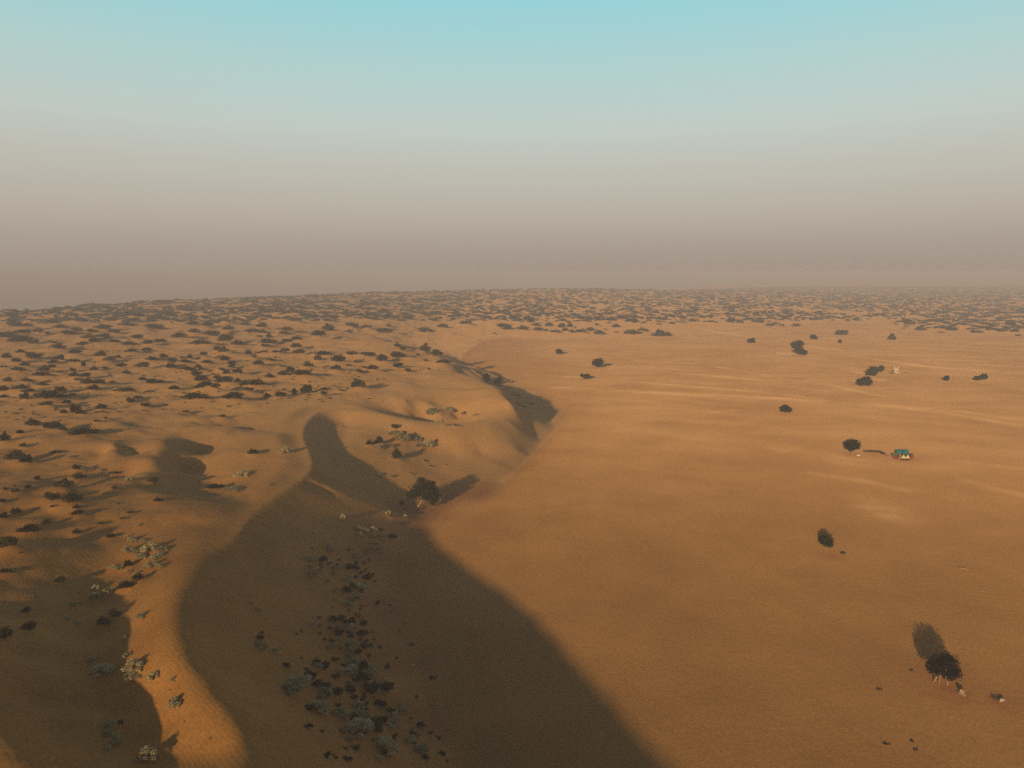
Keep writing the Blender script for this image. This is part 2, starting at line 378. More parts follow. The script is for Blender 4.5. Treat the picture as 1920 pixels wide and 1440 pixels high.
# ------------------------------------------------------------------ plants read off the photograph: tile origin, scale, then (x, foot y, width, height) in the tile
D, P_ = 'd', 'p'
TILES = [
 (0,560,6,D,"310,1190,120,90 60,1145,110,55 45,1080,110,70 210,1070,180,50 330,1090,120,45 690,1075,130,60 1080,1065,145,60 1460,1085,150,70 1300,1065,80,40 1370,1045,80,40 830,1140,70,45 1550,1150,110,35 1450,1200,100,70 470,1005,110,45 1105,1000,145,55 955,1010,130,80 1720,995,190,50 1600,945,90,45 115,962,110,55 290,962,120,50 460,915,180,55 820,915,110,60 975,915,120,50 870,940,80,35 1265,958,60,35 1410,870,100,50 1745,893,35,30 235,838,150,45 500,850,130,60 680,855,80,40 805,840,80,45 1070,835,90,70 1190,805,70,35 1345,800,110,50 1620,815,150,65 820,750,150,35 700,720,120,60 620,770,130,70 590,800,90,45 1210,740,140,50 1140,690,120,75 180,740,110,50 350,720,200,80 250,640,120,50 70,700,100,65 300,780,110,50 40,795,70,40 840,650,150,45 1340,695,110,35 1500,640,150,60 1660,620,120,40 1720,720,120,50 1830,690,90,50 250,525,260,75 415,540,130,55 640,600,180,75 590,525,90,35 980,490,160,55 945,565,120,45 1060,535,150,55 1200,470,180,45 1470,560,160,60 1540,480,130,50 1300,520,140,30 1680,540,110,50 1810,525,140,45 1700,370,220,60 1410,335,170,45 1290,415,130,45 1190,360,200,50 1030,405,110,40 860,400,120,45 740,430,200,40 700,360,170,55 440,405,110,50 530,425,80,40 270,430,200,50 60,475,180,70 130,340,170,70 320,345,130,50"),
 (300,550,6,D,"165,1110,110,50 430,1120,130,45 530,1105,150,60 620,1110,120,55 990,1130,120,45 960,1085,120,75 1080,1080,170,70 890,1025,70,50 745,1055,190,70 475,1025,150,65 385,965,140,70 290,910,190,50 640,985,85,45 600,935,60,40 480,895,80,35 130,880,120,70 125,810,110,60 265,815,150,50 520,815,120,35 440,860,80,50 35,765,80,45 690,890,80,40 755,935,90,50 900,935,130,60 1230,985,100,70 1390,970,140,60 1610,955,230,55 815,860,80,50 810,820,90,40 1130,840,130,60 1240,790,110,45 1310,745,55,35 1370,845,70,45 1460,910,90,70 1655,855,90,70 1720,835,60,35 1715,885,60,35 1770,780,100,60 1830,725,190,45 1580,715,140,55 1540,645,130,55 1400,685,100,45 1320,690,100,35 740,785,110,55 700,705,130,70 640,665,90,55 1000,715,80,60 1105,700,55,45 1180,690,95,35 1055,740,70,40 330,760,70,60 410,765,65,40 255,745,60,45 480,725,90,50 470,610,230,65 750,580,170,90 890,615,140,60 1200,595,180,55 1170,625,100,30 1405,580,110,40 1540,555,120,55 1780,515,140,70 1215,530,70,70 1120,515,70,40 1150,480,90,40 570,520,170,70 235,540,170,90 380,475,130,50 750,450,140,60 790,480,90,30 1390,490,120,40 1450,450,130,45 1060,465,200,30 550,400,120,60 380,375,140,45 1160,420,120,60 970,390,120,40"),
 (600,540,6,D,"460,1165,180,90 370,1150,60,60 235,1175,55,30 45,1175,90,35 635,1045,40,35 725,1042,35,30 205,955,140,55 440,978,95,50 490,920,70,45 595,945,150,50 335,900,70,45 200,875,170,85 980,965,85,45 1120,940,35,25 1220,935,60,35 700,855,150,80 850,825,180,70 370,790,130,40 520,810,180,50 80,775,180,40 870,690,90,60 940,725,60,60 1170,760,130,100 1300,800,130,80 1090,775,60,40 1180,845,80,30 1400,880,170,40 1605,918,50,40 1780,980,75,40 700,520,200,50 1190,525,150,60 1400,470,140,45 1650,430,150,55 790,460,90,35 110,515,140,90 30,560,80,60 400,490,80,60 330,465,120,50 520,470,130,35"),
 (900,530,6,D,"315,555,120,45 490,550,150,50 250,525,170,45 650,565,120,45 745,560,60,50 850,580,120,35 955,575,80,50 1020,535,90,60 930,535,90,60 770,520,90,60 1055,590,90,35 1150,590,110,55 1240,570,110,45 1330,600,130,50 1535,580,45,30 1690,610,160,60 1810,600,70,25 1830,570,130,45 1415,550,55,30 1530,530,100,45 1300,498,65,30 1450,455,110,45 1610,440,130,60 1755,480,80,50 1320,445,90,45 935,458,90,40 590,480,90,60 360,440,90,50 620,510,90,40 160,592,50,25"),
 (1200,530,6,D,"580,465,80,45 760,468,60,35 990,465,110,40 1125,475,70,35 1320,475,130,50 1455,495,90,45 1520,478,90,35 1605,492,80,35 1780,495,110,35 1645,425,55,45 370,490,80,35 215,490,60,35 95,460,70,40 55,480,80,25 40,568,100,40 280,607,240,22"),
 (1600,530,6,D,"85,440,35,35 170,420,40,30 270,400,80,25 575,522,50,25 780,550,140,60 980,568,70,40 1100,555,120,50 1390,570,110,40 1560,565,140,45 1650,580,90,40 1800,575,100,45 1870,605,70,30 1770,510,100,50 950,470,110,50 590,480,90,50 395,1015,35,45 440,1028,50,25 580,1018,22,18 130,1010,35,40"),
 (0,730,6,D,"820,305,130,105 925,312,110,75 725,305,70,55 400,445,160,90 540,462,110,62 645,490,140,95 735,495,90,50 980,582,300,110 555,165,340,95 1160,245,125,65 530,215,140,45 760,190,100,40 1620,225,120,45 1100,385,75,40 1260,355,50,25 1180,340,60,20 180,850,170,125 310,872,140,110 280,675,90,50 620,745,110,30 230,520,80,50 40,630,110,120 20,745,40,50 15,950,30,40 845,930,110,50 870,1045,170,65 420,1040,70,55 690,1165,200,100 1730,1085,120,65 1300,970,70,35 1300,1140,90,30 160,1105,50,30 300,1130,90,30 50,1150,80,30 190,1180,100,30 1115,467,20,42"),
 (0,730,6,P_,"930,940,100,50 1460,1040,80,50 1220,962,60,30 1120,932,50,30 1160,1015,60,30 800,775,60,25"),
 (0,900,6,D,"560,275,180,95 780,315,260,150 600,345,80,35 850,357,80,50 890,425,130,50 190,402,120,60 60,455,120,60 360,640,250,90 520,532,90,50 850,645,90,65 1145,520,80,40 1240,670,100,50 1455,385,75,35 1370,450,60,40 1325,282,40,40 1800,255,100,50 110,805,210,110 50,1072,120,40 140,1070,70,40 20,680,50,40 20,268,90,40 230,845,50,30 690,1182,110,70 1450,1002,90,80"),
 (0,900,6,P_,"1550,540,40,40 1430,652,40,40 1480,692,80,60 1530,712,60,40 1610,702,60,40 1440,835,110,80 1540,852,80,50 1690,832,150,100 1830,822,120,60 1590,912,100,70 1780,892,120,50 1690,1002,110,80 1740,922,60,40 1360,1022,80,40 1280,1002,60,40 1230,1000,50,25 1450,1062,70,40 1560,1072,80,40 1790,1012,90,60"),
 (0,1080,6,D,"1430,175,180,95 1560,85,120,70 285,442,90,60 340,652,150,100 60,742,150,130 1190,587,150,90 1280,492,150,80"),
 (0,1080,6,P_,"1600,485,140,60 830,352,80,55 910,332,50,25 1080,267,110,60 1200,232,100,60 1080,167,70,60 1260,192,50,50 870,545,70,25 765,492,40,25 715,705,30,25 1410,727,50,45 1440,932,100,50 1520,1120,200,150 1500,1182,180,50 1140,1132,210,100 1030,962,80,30 360,252,60,30"),
 (160,1240,6,P_,"770,242,120,105 980,237,60,60 1010,552,140,130 270,772,120,110 250,852,90,70 370,952,130,130 260,1002,60,60 720,1142,200,175 1110,695,25,25 1410,885,25,30"),
 (160,1240,6,D,"400,717,80,45 955,325,35,35"),
 (300,730,6,D,"420,172,300,95 840,162,220,75 1060,752,120,60 610,1142,180,40 760,217,45,25 300,282,90,25 220,292,50,25 690,332,90,25 1210,112,80,55 1340,112,130,60 1410,32,80,25 1830,85,90,50"),
 (300,730,6,P_,"1410,742,90,90 930,1012,150,80 830,1172,180,50 1220,1087,50,20"),
 (640,760,7.385,D,"1590,305,80,50 730,350,100,70 400,582,110,100 530,562,120,110 770,782,140,170 1235,862,50,30 1450,832,30,25 835,892,30,25 950,942,30,40 1150,790,50,30"),
 (640,760,7.385,P_,"1255,162,140,100 1480,132,120,90 1700,152,90,50 1860,172,80,45 1360,252,100,50 1440,302,90,40 740,452,150,80 850,542,180,140 950,482,80,70 1020,542,90,80 1090,602,120,40 1220,612,130,130 510,632,80,90 690,592,80,50 510,987,60,40 690,1012,60,40 990,972,30,30"),
 (540,940,6,P_,"800,352,80,60 820,422,70,60 870,382,80,60 950,372,90,70 950,432,60,40 1050,432,80,50 930,502,50,40 950,557,70,45 1050,592,90,90 880,602,70,50 790,662,90,70 470,502,70,50 460,552,60,50 490,587,90,60 240,672,60,70 280,702,70,60 270,772,80,70 310,872,110,120 540,792,90,70 520,832,60,40 380,782,60,50 680,912,80,70 830,1052,130,110 800,1102,80,50 525,1032,50,40 530,1125,40,30 715,1152,70,60 660,1192,70,60 725,1197,70,50 1130,167,60,45 620,212,60,60 1320,182,40,30"),
 (540,940,6,D,"1040,352,80,30 1180,442,110,50 980,512,70,50 910,682,60,35 680,572,60,55 390,722,110,70 460,742,70,40 700,792,90,70 770,802,90,70 830,832,70,50 880,782,50,30 890,922,90,80 975,932,60,35 710,972,70,50 650,1052,90,80 1000,1172,70,40 1320,122,60,45 1280,62,60,60 1165,187,50,35 660,222,70,40 1280,267,40,25 260,547,50,20 285,377,40,15 445,917,40,20"),
 (460,1120,6,D,"185,417,50,45 165,492,80,50 820,252,60,45 1000,302,100,70 1080,312,100,70 1150,342,80,60 1210,302,60,60 960,392,80,40 1040,452,100,70 1330,332,70,80 1300,452,90,60 1360,442,50,40 1455,502,55,35 1360,517,60,30 1280,502,50,30 1330,592,90,60 1190,482,70,60 1270,682,80,60 640,707,60,35 470,807,90,50 670,822,50,20 800,772,80,60 900,832,110,70 1040,902,50,30 1310,852,100,80 1340,802,80,50 1340,972,140,90 720,967,130,100 820,1052,100,80 920,1042,100,70 1050,1142,110,90 1190,1092,110,70 1370,1082,90,90 1450,1072,100,90 1590,1092,110,110 1640,1007,60,30 1440,1142,50,40 70,77,40,20"),
 (460,1120,6,P_,"190,607,100,80 150,547,60,50 330,632,80,50 150,157,50,35 750,322,60,45 830,342,60,40 1180,382,90,70 1030,392,60,50 1270,232,60,60 1450,412,50,40 1200,582,100,90 940,592,60,50 1010,567,60,50 1090,602,60,50 1050,502,40,30 1185,642,70,60 1180,702,70,60 1210,782,110,80 820,822,80,50 1060,872,80,50 1150,892,100,70 1210,852,90,70 1220,912,70,40 1440,902,90,80 1450,852,80,60 510,982,70,40 610,1017,190,100 510,1112,180,100 900,1122,110,70 960,1082,60,60 1180,1002,60,60 1560,972,80,40 1520,1042,80,60"),
 (520,1240,6,P_,"490,602,150,140 480,442,80,50 650,632,80,60 720,602,80,60 760,682,110,90 920,562,110,100 900,692,130,120 920,872,230,175 1060,702,70,50 1000,642,80,60 1290,662,90,60 1320,742,110,80 1270,772,80,40 1400,592,90,45 1150,952,90,70 1240,1072,170,160 1150,1132,60,60 810,922,70,60 740,822,60,50 1500,922,90,80 1620,1052,130,100 1570,852,70,50"),
 (520,1240,6,D,"970,532,110,100 1110,842,160,170 1190,692,120,60 1130,502,80,60 1200,542,80,60 1080,417,50,40 1280,592,100,25 1500,662,50,40 1600,752,80,50 1520,767,40,20 1560,412,50,25 1550,962,60,50 1680,1122,70,60 1860,1072,70,60 1800,882,70,50 1720,832,60,25 1910,792,40,50 1905,1142,40,30"),
 (860,680,8.727,D,"890,492,60,30 950,545,80,40 1000,580,40,50 940,665,60,30 980,712,80,45 1060,745,70,35 1115,775,50,40 1110,675,50,22 1180,690,80,45 1200,850,50,30 1155,855,30,25"),
 (1120,960,2.4,D,"1268,800,22,9 1300,1045,30,10 1420,1040,22,9 1432,1072,20,10 1412,716,16,8 1112,190,30,8"),
]
PLANTS = []
for ox, oy, sc, kd, txt in TILES:
    for q in txt.split():
        x, y, w, h = map(float, q.split(','))
        PLANTS.append(dict(px=ox + x / sc, py=oy + y / sc, w=w / sc, h=h / sc, kind=kd))
uniq = []                                     # tiles overlap: drop what was read twice
for p in PLANTS:
    if all(abs(p['px'] - q['px']) > .28 * (p['w'] + q['w']) / 2 or abs(p['py'] - q['py']) > 3.2 for q in uniq): uniq.append(p)
PLANTS = uniq
for p in PLANTS:
    p['x'], p['y'] = cast(p['px'], p['py'] - .18 * p['h'])
    dp = proj(p['x'], p['y'], float(hat(np.array([p['x']]), np.array([p['y']]))[0]))[2]
    p['W'] = p['w'] * dp / FPX * (1.28 if p['kind'] == P_ else 1.1) * (1.2 if 480 < p['px'] < 840 and p['py'] > 1085 else 1); p['Hh'] = max(p['h'] * dp / FPX * .92, .3 * p['W'] if p['w'] < 14 else .2 * p['W'])

# far scrub: too many and too small to tell apart
def ylim(px): return np.interp(px, [-300, 0, 330, 600, 700, 900, 1150, 1300, 1500, 1640, 1720, 1920, 2300], [606, 606, 606, 604, 602, 602, 606, 606, 603, 603, 617, 624, 624])
scrub = []
ry = 420 * np.exp(NR.random(110000) * math.log(3400 / 420)); rx = (NR.random(110000) * 2 - 1) * (ry * .82 + 60)
keepp = NR.random(110000) < np.clip(ry / 3400, 0, 1) ** 1.0 * .95
rx, ry = rx[keepp], ry[keepp]
rz = hat(rx, ry); qx, qy, _ = proj(rx, ry, rz)
I2, D2 = inside_dist(rx, ry, PLAIN)
dens = perlin(rx / 120, ry / 170, 21) + .5 * perlin(rx / 45, ry / 60, 22)
ok = (qy < ylim(qx)) & (~I2) & (dens > -.42)
rx, ry, dens = rx[ok], ry[ok], dens[ok]
sc_w = np.clip(NR.lognormal(2.0, .40, len(rx)), 2.5, 18) * (1 + .3 * np.clip(dens, 0, 1))
SCRUB = np.stack([rx, ry, sc_w], 1)
# small tufts between the plateau shrubs
tx, ty = [], []
for _ in range(900):
    a = rnd.random(); qx_ = rnd.uniform(0, 700); qy_ = rnd.uniform(607, 790 - qx_ * .06)
    x, y = cast(qx_, qy_)
    if min(abs(x - p['x']) / max(p['W'], 2) + abs(y - p['y']) / 4 for p in PLANTS) > .75 and hat(np.array([x]), np.array([y]))[0] > 10: tx.append(x); ty.append(y)
TUFTS = np.stack([np.array(tx), np.array(ty), NR.uniform(.6, 2.2, len(tx))], 1)

# sand caught round each plant: a low mound with a tail down-wind
def mound(x, y, r, h):
    R = r * 2.6
    i0, i1 = np.searchsorted(GX, [x - R, x + R]); j0, j1 = np.searchsorted(GY, [y - R, y + R])
    if i1 <= i0 or j1 <= j0: return
    gx, gy = XX[j0:j1, i0:i1] - x, YY[j0:j1, i0:i1] - y
    H[j0:j1, i0:i1] += h * np.exp(-((gx / r) ** 2 + (gy / (r * 1.1)) ** 2))
for p in PLANTS:
    onplain = hat(np.array([p['x']]), np.array([p['y']]))[0] < .8
    if not onplain: mound(p['x'], p['y'] + .1 * p['W'], .62 * p['W'], min(.22 * p['W'], 2.2) * (1.0 if p['kind'] == D else .55))
for x, y, w in SCRUB[::2]:
    if y < 1100: mound(x, y, .7 * w, .1 * w)

# ------------------------------------------------------------------ sand
# pale wheel tracks and salt-crusted streaks of the plain (its own colour, stored on the sheet)
pale = np.zeros(sh)
for w, k, pl in [
 (5.5, .42, [(1050,727),(1200,735),(1330,741),(1480,748),(1640,758),(1790,771),(1930,787)]),
 (3.5, .34, [(1060,706),(1180,715),(1290,724),(1420,735),(1540,748)]),
 (3.5, .34, [(1345,688),(1420,700),(1480,712),(1550,721),(1650,742)]),
 (3.0, .35, [(1250,698),(1330,704),(1420,712)]),
 (5.0, .5, [(1325,620),(1360,625),(1410,632)]), (5.0, .4, [(1510,648),(1545,654),(1580,657)]),
 (5.0, .45, [(1600,668),(1680,679),(1750,689),(1830,694)]), (4.0, .3, [(1430,668),(1470,664),(1490,663)]),
 (3.0, .3, [(1250,690),(1290,697)]), (3, .28, [(1380,770),(1330,772)]), (4, .35, [(1700,765),(1800,778),(1925,800)]),
 (2.6, .3, [(1490,840),(1450,846)]), (2.6, .3, [(1525,888),(1620,902),(1700,920)]), (3, .3, [(1820,905),(1925,930)]), (3, .25, [(1750,860),(1925,880)])]:
    q = [unproj(a, b, 0) for a, b in pl]
    for a, b in zip(q[:-1], q[1:]):
        L2 = (b[0] - a[0]) ** 2 + (b[1] - a[1]) ** 2
        t = np.clip(((XX - a[0]) * (b[0] - a[0]) + (YY - a[1]) * (b[1] - a[1])) / L2, 0, 1)
        d = np.sqrt((XX - a[0] - t * (b[0] - a[0])) ** 2 + (YY - a[1] - t * (b[1] - a[1])) ** 2)
        pale = np.maximum(pale, k * np.exp(-(d / w) ** 2))
for px, py, a, b, k in [(1655,957,7,9,.55),(1460,843,5,5,.35),(1615,698,5,9,.5),(1651,712,3,5,.5),(1090,940,9,8,.2),(1580,862,10,8,.3),(1470,662,8,8,.4)]:
    x, y = unproj(px, py, 0); pale = np.maximum(pale, k * np.exp(-((XX - x) / a) ** 2 - ((YY - y) / b) ** 2))
pale *= np.clip(.75 + .9 * perlin(XX / 9, YY / 7, 31) + .8 * perlin(XX / 40, YY / 40, 32), .1, 1.5)
ang = math.radians(-14)
u = XX * math.cos(ang) + YY * math.sin(ang); v = -XX * math.sin(ang) + YY * math.cos(ang)
wob = 9 * perlin(u / 55, v / 55, 36) + 3 * perlin(u / 17, v / 17, 37)
streak = perlin(u / 60, (v + wob) / 20, 33) + .6 * perlin(u / 24, (v + wob) / 11, 34) + .7 * perlin(u / 80, v / 60, 35)
crust = sstep(150, 330, YY) * sstep(-20, 60, XX)
pale = np.clip(pale + crust * (.22 + .22 * np.clip(streak, -.5, 1)), 0, 1)
# trampled reddish ground along the dune toe and round the trees
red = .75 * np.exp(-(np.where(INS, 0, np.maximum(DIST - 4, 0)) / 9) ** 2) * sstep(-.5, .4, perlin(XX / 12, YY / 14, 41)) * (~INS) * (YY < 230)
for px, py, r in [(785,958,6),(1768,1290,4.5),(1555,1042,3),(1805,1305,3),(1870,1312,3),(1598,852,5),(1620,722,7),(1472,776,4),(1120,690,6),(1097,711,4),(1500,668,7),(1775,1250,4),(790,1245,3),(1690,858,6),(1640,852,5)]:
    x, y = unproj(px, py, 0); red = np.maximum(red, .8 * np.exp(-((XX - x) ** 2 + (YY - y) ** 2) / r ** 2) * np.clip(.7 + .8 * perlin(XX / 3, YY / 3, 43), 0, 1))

def sand_material():
    m, n, l, b = mat_new('desert sand')
    b.inputs['Roughness'].default_value = .95; b.inputs['Specular IOR Level'].default_value = .05
    t = n.new('ShaderNodeTexCoord')
    def noise(sc, det, rg):
        q = n.new('ShaderNodeTexNoise'); q.inputs['Scale'].default_value = sc; q.inputs['Detail'].default_value = det; q.inputs['Roughness'].default_value = rg
        l.new(t.outputs['Object'], q.inputs['Vector']); return q
    def ramp2(fac, a, c, p0=.36, p1=.64):
        r = n.new('ShaderNodeValToRGB'); r.color_ramp.elements[0].position = p0; r.color_ramp.elements[1].position = p1
        r.color_ramp.elements[0].color = (*a, 1); r.color_ramp.elements[1].color = (*c, 1); l.new(fac, r.inputs[0]); return r.outputs[0]
    def attr(nm):
        q = n.new('ShaderNodeAttribute'); q.attribute_name = nm; return q.outputs['Fac']
    def mix(fac, a, c):
        q = n.new('ShaderNodeMix'); q.data_type = 'RGBA'; l.new(fac, q.inputs[0])
        for k, v in ((6, a), (7, c)):
            if isinstance(v, tuple): q.inputs[k].default_value = (*v, 1)
            else: l.new(v, q.inputs[k])
        return q.outputs[2]
    n1 = noise(.045, 7, .62); n2 = noise(1.9, 5, .7); n3 = noise(.55, 6, .5)
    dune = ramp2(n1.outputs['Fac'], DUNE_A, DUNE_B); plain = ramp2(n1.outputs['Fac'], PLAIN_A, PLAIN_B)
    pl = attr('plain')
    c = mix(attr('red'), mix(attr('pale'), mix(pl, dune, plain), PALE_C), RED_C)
    # grain: light and dark speckle of pebbles and droppings
    rr = n.new('ShaderNodeMapRange'); rr.inputs[1].default_value = .3; rr.inputs[2].default_value = .7; rr.inputs[3].default_value = .76; rr.inputs[4].default_value = 1.24
    l.new(n2.outputs['Fac'], rr.inputs[0])
    sc = n.new('ShaderNodeVectorMath'); sc.operation = 'SCALE'; l.new(c, sc.inputs[0]); l.new(rr.outputs[0], sc.inputs['Scale'])
    l.new(sc.outputs[0], b.inputs['Base Color'])
    # stony crust of the plain scatters light back harder than loose dune sand
    rg = n.new('ShaderNodeMapRange'); rg.inputs[3].default_value = .0; rg.inputs[4].default_value = 1.0; l.new(attr('crust'), rg.inputs[0]); l.new(rg.outputs[0], b.inputs['Diffuse Roughness'])
    # wind ripples and footprints
    wv = n.new('ShaderNodeTexWave'); wv.wave_type = 'BANDS'; wv.bands_direction = 'DIAGONAL'; wv.inputs['Scale'].default_value = .7; wv.inputs['Distortion'].default_value = 9; wv.inputs['Detail'].default_value = 2; wv.inputs['Detail Scale'].default_value = .3
    l.new(t.outputs['Object'], wv.inputs['Vector'])
    ad = n.new('ShaderNodeMath'); ad.operation = 'MULTIPLY_ADD'; l.new(wv.outputs['Fac'], ad.inputs[0]); ad.inputs[1].default_value = .085; l.new(n3.outputs['Fac'], ad.inputs[2])
    bp = n.new('ShaderNodeBump'); bp.inputs['Strength'].default_value = .3; bp.inputs['Distance'].default_value = .35; l.new(ad.outputs[0], bp.inputs['Height'])
    l.new(bp.outputs[0], b.inputs['Normal'])
    return m
DUNE_A, DUNE_B = (.33, .157, .044), (.42, .207, .060)
PLAIN_A, PLAIN_B = (.325, .166, .057), (.395, .207, .072)
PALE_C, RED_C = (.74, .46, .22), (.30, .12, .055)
M_SAND = sand_material()
plainness = sstep(-9, 7, np.where(INS, DIST, -DIST) + 5 * perlin(XX / 16, YY / 16, 51))
crustness = np.maximum(plainness, sstep(400, 620, YY) * sstep(-170, -40, XX) * .9)
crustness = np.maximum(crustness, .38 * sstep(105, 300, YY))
pale = np.maximum(pale, .32 * sstep(105, 300, YY) * (~INS))  # far dunes paled with distance: brighter light put into the sand colour
plainness = np.maximum(plainness, sstep(105, 300, YY) * .9)  # plain's colour carried over the far dunes for the same painted brightening

gy_, gx_ = np.gradient(H)
nx = -gx_ / np.gradient(GX)[None, :]; ny = -gy_ / np.gradient(GY)[:, None]
nl = np.sqrt(nx ** 2 + ny ** 2 + 1)
NRM = np.stack([nx / nl, ny / nl, 1 / nl], -1).reshape(-1, 3)
idx = np.arange(H.size).reshape(sh)
quads = np.stack([idx[:-1, :-1], idx[:-1, 1:], idx[1:, 1:], idx[1:, :-1]], -1).reshape(-1, 4)
qi = INS[:-1, :-1].ravel()
ALLV = np.stack([XX, YY, H], -1).reshape(-1, 3)
def sheet(name, Q, mat, label, cat):
    used = np.unique(Q); remap = np.full(len(ALLV), -1, np.int64); remap[used] = np.arange(len(used))
    me = mesh_from(name, ALLV[used], remap[Q], [mat])
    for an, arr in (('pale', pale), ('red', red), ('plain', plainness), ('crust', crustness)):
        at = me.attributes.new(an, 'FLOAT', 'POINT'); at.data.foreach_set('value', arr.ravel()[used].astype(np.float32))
    me.polygons.foreach_set('use_smooth', np.ones(len(Q), bool))
    me.normals_split_custom_set_from_vertices(NRM[used].astype(np.float32))
    o = link(name, me); tag(o, label, cat, kind='structure'); return o
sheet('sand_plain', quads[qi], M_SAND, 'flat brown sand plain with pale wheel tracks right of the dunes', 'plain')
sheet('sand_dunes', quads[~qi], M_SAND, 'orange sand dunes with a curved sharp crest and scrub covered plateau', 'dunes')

# ------------------------------------------------------------------ foliage
M_DARK = mat_leaf('dark shrub leaves', (.020, .022, .009), (.070, .066, .028))
M_PALE = mat_leaf('pale bush leaves', (.27, .245, .145), (.56, .48, .28), 3.5)
M_TREE = mat_leaf('tree leaves', (.007, .010, .005), (.040, .044, .020), 1.2)
M_FAR = mat_leaf('far scrub leaves', (.026, .030, .020), (.080, .074, .048), .05)  # leaf colour lightened to paint in some of the haze
M_BARK = mat_simple('pale bark', (.42, .29, .17), .9, .3, 5)
M_TWIG = mat_simple('grey twigs', (.16, .12, .08), .9, .3, 5)

def leaves(lobes, n, size, seed, shell=.55, flat=0.0):
    """many leaf-sprig quads spread through the volume of the lobes (cx,cy,cz,rx,ry,rz)"""
    g = np.random.default_rng(seed); L = np.array(lobes, float)
    vol = (L[:, 3] * L[:, 4] * L[:, 5]) ** (2 / 3); k = g.choice(len(L), n, p=vol / vol.sum())
    d = g.normal(size=(n, 3)); d /= np.linalg.norm(d, axis=1)[:, None]
    rough = 1 + .22 * np.sin(d[:, 0] * 5 + k * 1.7 + seed) * np.sin(d[:, 1] * 6 + k) + .16 * np.sin(d[:, 2] * 9 + k * 2.1)
    r = (shell + (1 - shell) * g.random(n) ** .6) * rough
    P = L[k, :3] + d * L[k, 3:6] * r[:, None]
    nrm = d / L[k, 3:6]; nrm /= np.linalg.norm(nrm, axis=1)[:, None]
    nrm = nrm + g.normal(size=(n, 3)) * .55; nrm /= np.linalg.norm(nrm, axis=1)[:, None]
    a = np.cross(nrm, g.normal(size=(n, 3))); a /= np.linalg.norm(a, axis=1)[:, None]; b = np.cross(nrm, a)
    s = size * g.uniform(.6, 1.35, n)[:, None]; el = g.uniform(.55, 1.0, n)[:, None]
    V = np.stack([P - a * s - b * s * el * .5, P + a * s * .4 - b * s * el, P + a * s + b * s * el * .4, P - a * s * .3 + b * s * el], 1).reshape(-1, 3)
    V[:, 2] = np.maximum(V[:, 2], .01 * flat)
    return V, np.arange(n * 4).reshape(-1, 4)

def bush_proto(kind, v):
    g = random.Random(100 * v + (1 if kind == D else 2)); lobes = []
    if kind == D:                                  # low spreading mound of several heads, unit wide and unit high
        m = 7 + v % 3
        for i in range(m):
            x = g.uniform(-.36, .36); y = g.uniform(-.26, .26); e = 1 - (x / .55) ** 2
            h = g.uniform(.55, 1.0) * e; r = g.uniform(.13, .22)
            lobes.append((x, y, h * .5, r, r, h * .5))
        V, F = leaves(lobes, 760, .045, 7 * v + 3, .5)
    else:                                          # cauliflower of round heads
        m = 15 + 3 * v
        for i in range(m):
            a = g.uniform(0, 2 * math.pi); q = math.sqrt(g.random()) * .40; r = g.uniform(.085, .15)
            zz = max(.16, (1 - (q / .5) ** 2) * g.uniform(.55, .86))
            lobes.append((q * math.cos(a), q * math.sin(a) * .9, zz, r, r, r * 1.25))
        V, F = leaves(lobes, 1150, .036, 17 * v + 5, .72)
    V[:, 2] -= V[:, 2].min() - (-.02); V[:, 2] *= 1.0 / V[:, 2].max()
    V[:, 0] /= (V[:, 0].max() - V[:, 0].min()); V[:, 1] /= (V[:, 1].max() - V[:, 1].min())
    return mesh_from('foliage', V, F, [M_DARK if kind == D else M_PALE])
def stems_proto(v):
    m = MB(); g = random.Random(v + 50)
    for i in range(7):
        a = 2 * math.pi * i / 7 + g.uniform(-.3, .3); q = g.uniform(.18, .36)
        m.tube([(0, 0, -.05), (q * .5 * math.cos(a), q * .5 * math.sin(a), .35), (q * math.cos(a), q * math.sin(a), .75)], [.018, .012, .006], 5)
    me = bpy.data.meshes.new('stems'); me.from_pydata(m.v, [], m.f); me.materials.append(M_TWIG); return me
order = sorted((i for i, p in enumerate(PLANTS) if p['kind'] == D), key=lambda i: -PLANTS[i]['w'] * PLANTS[i]['h'])
SMALL = set(order[290:])
PROTO = {(k, v): bush_proto(k, v) for k in (D, P_) for v in range(6)}
STEMS = [stems_proto(v) for v in range(3)]

LANDMARKS = [("the leaning dark tree",797,925),("the sharp crest's bend",582,850),("the shadowed sand hollow",360,880),("the lit sand bowl",868,785),("the plateau's round tree",575,728),
 ("the flat-topped small tree",746,684),("the dune-edge tree pair",922,713),("the widest left thicket",92,750),("the biggest black bush",130,945),("the brightest pale bush",280,1418),
 ("the promontory's sand tip",1042,805),("the lone plain tree",1120,680),("the far thicket's tree",1237,623),("the white shrine",1679,693),("the slanting brown bush",238,1100),
 ("the largest slope bush",673,1378),("the skyline's left end",0,590),("the plain's tallest far tree",1496,650),("the pale bush crowd",275,1040),("the slip face's bush strip",655,1180),
 ("the skyline's centre",700,552),("the amphitheatre's green bush",743,858),("the ridge's shaded neck",455,990),("the conical far tree",1672,632),("the twin-lobed near tree",1765,1255),
 ("the small crescent ridge",215,855),("the photo's left edge",0,1180),("the dark crescent's notch",795,660),("the hollow's dark bush",477,852),("the long plateau bush",370,752)]
RANK = ['nearest', 'second', 'third', 'fourth', 'fifth', 'sixth', 'seventh', 'eighth', 'ninth', 'tenth', 'eleventh', 'twelfth', 'thirteenth', 'fourteenth', 'fifteenth', 'sixteenth']
SECT = ['right of', 'upper right of', 'directly above', 'upper left of', 'left of', 'lower left of', 'directly below', 'lower right of']
cells = {}
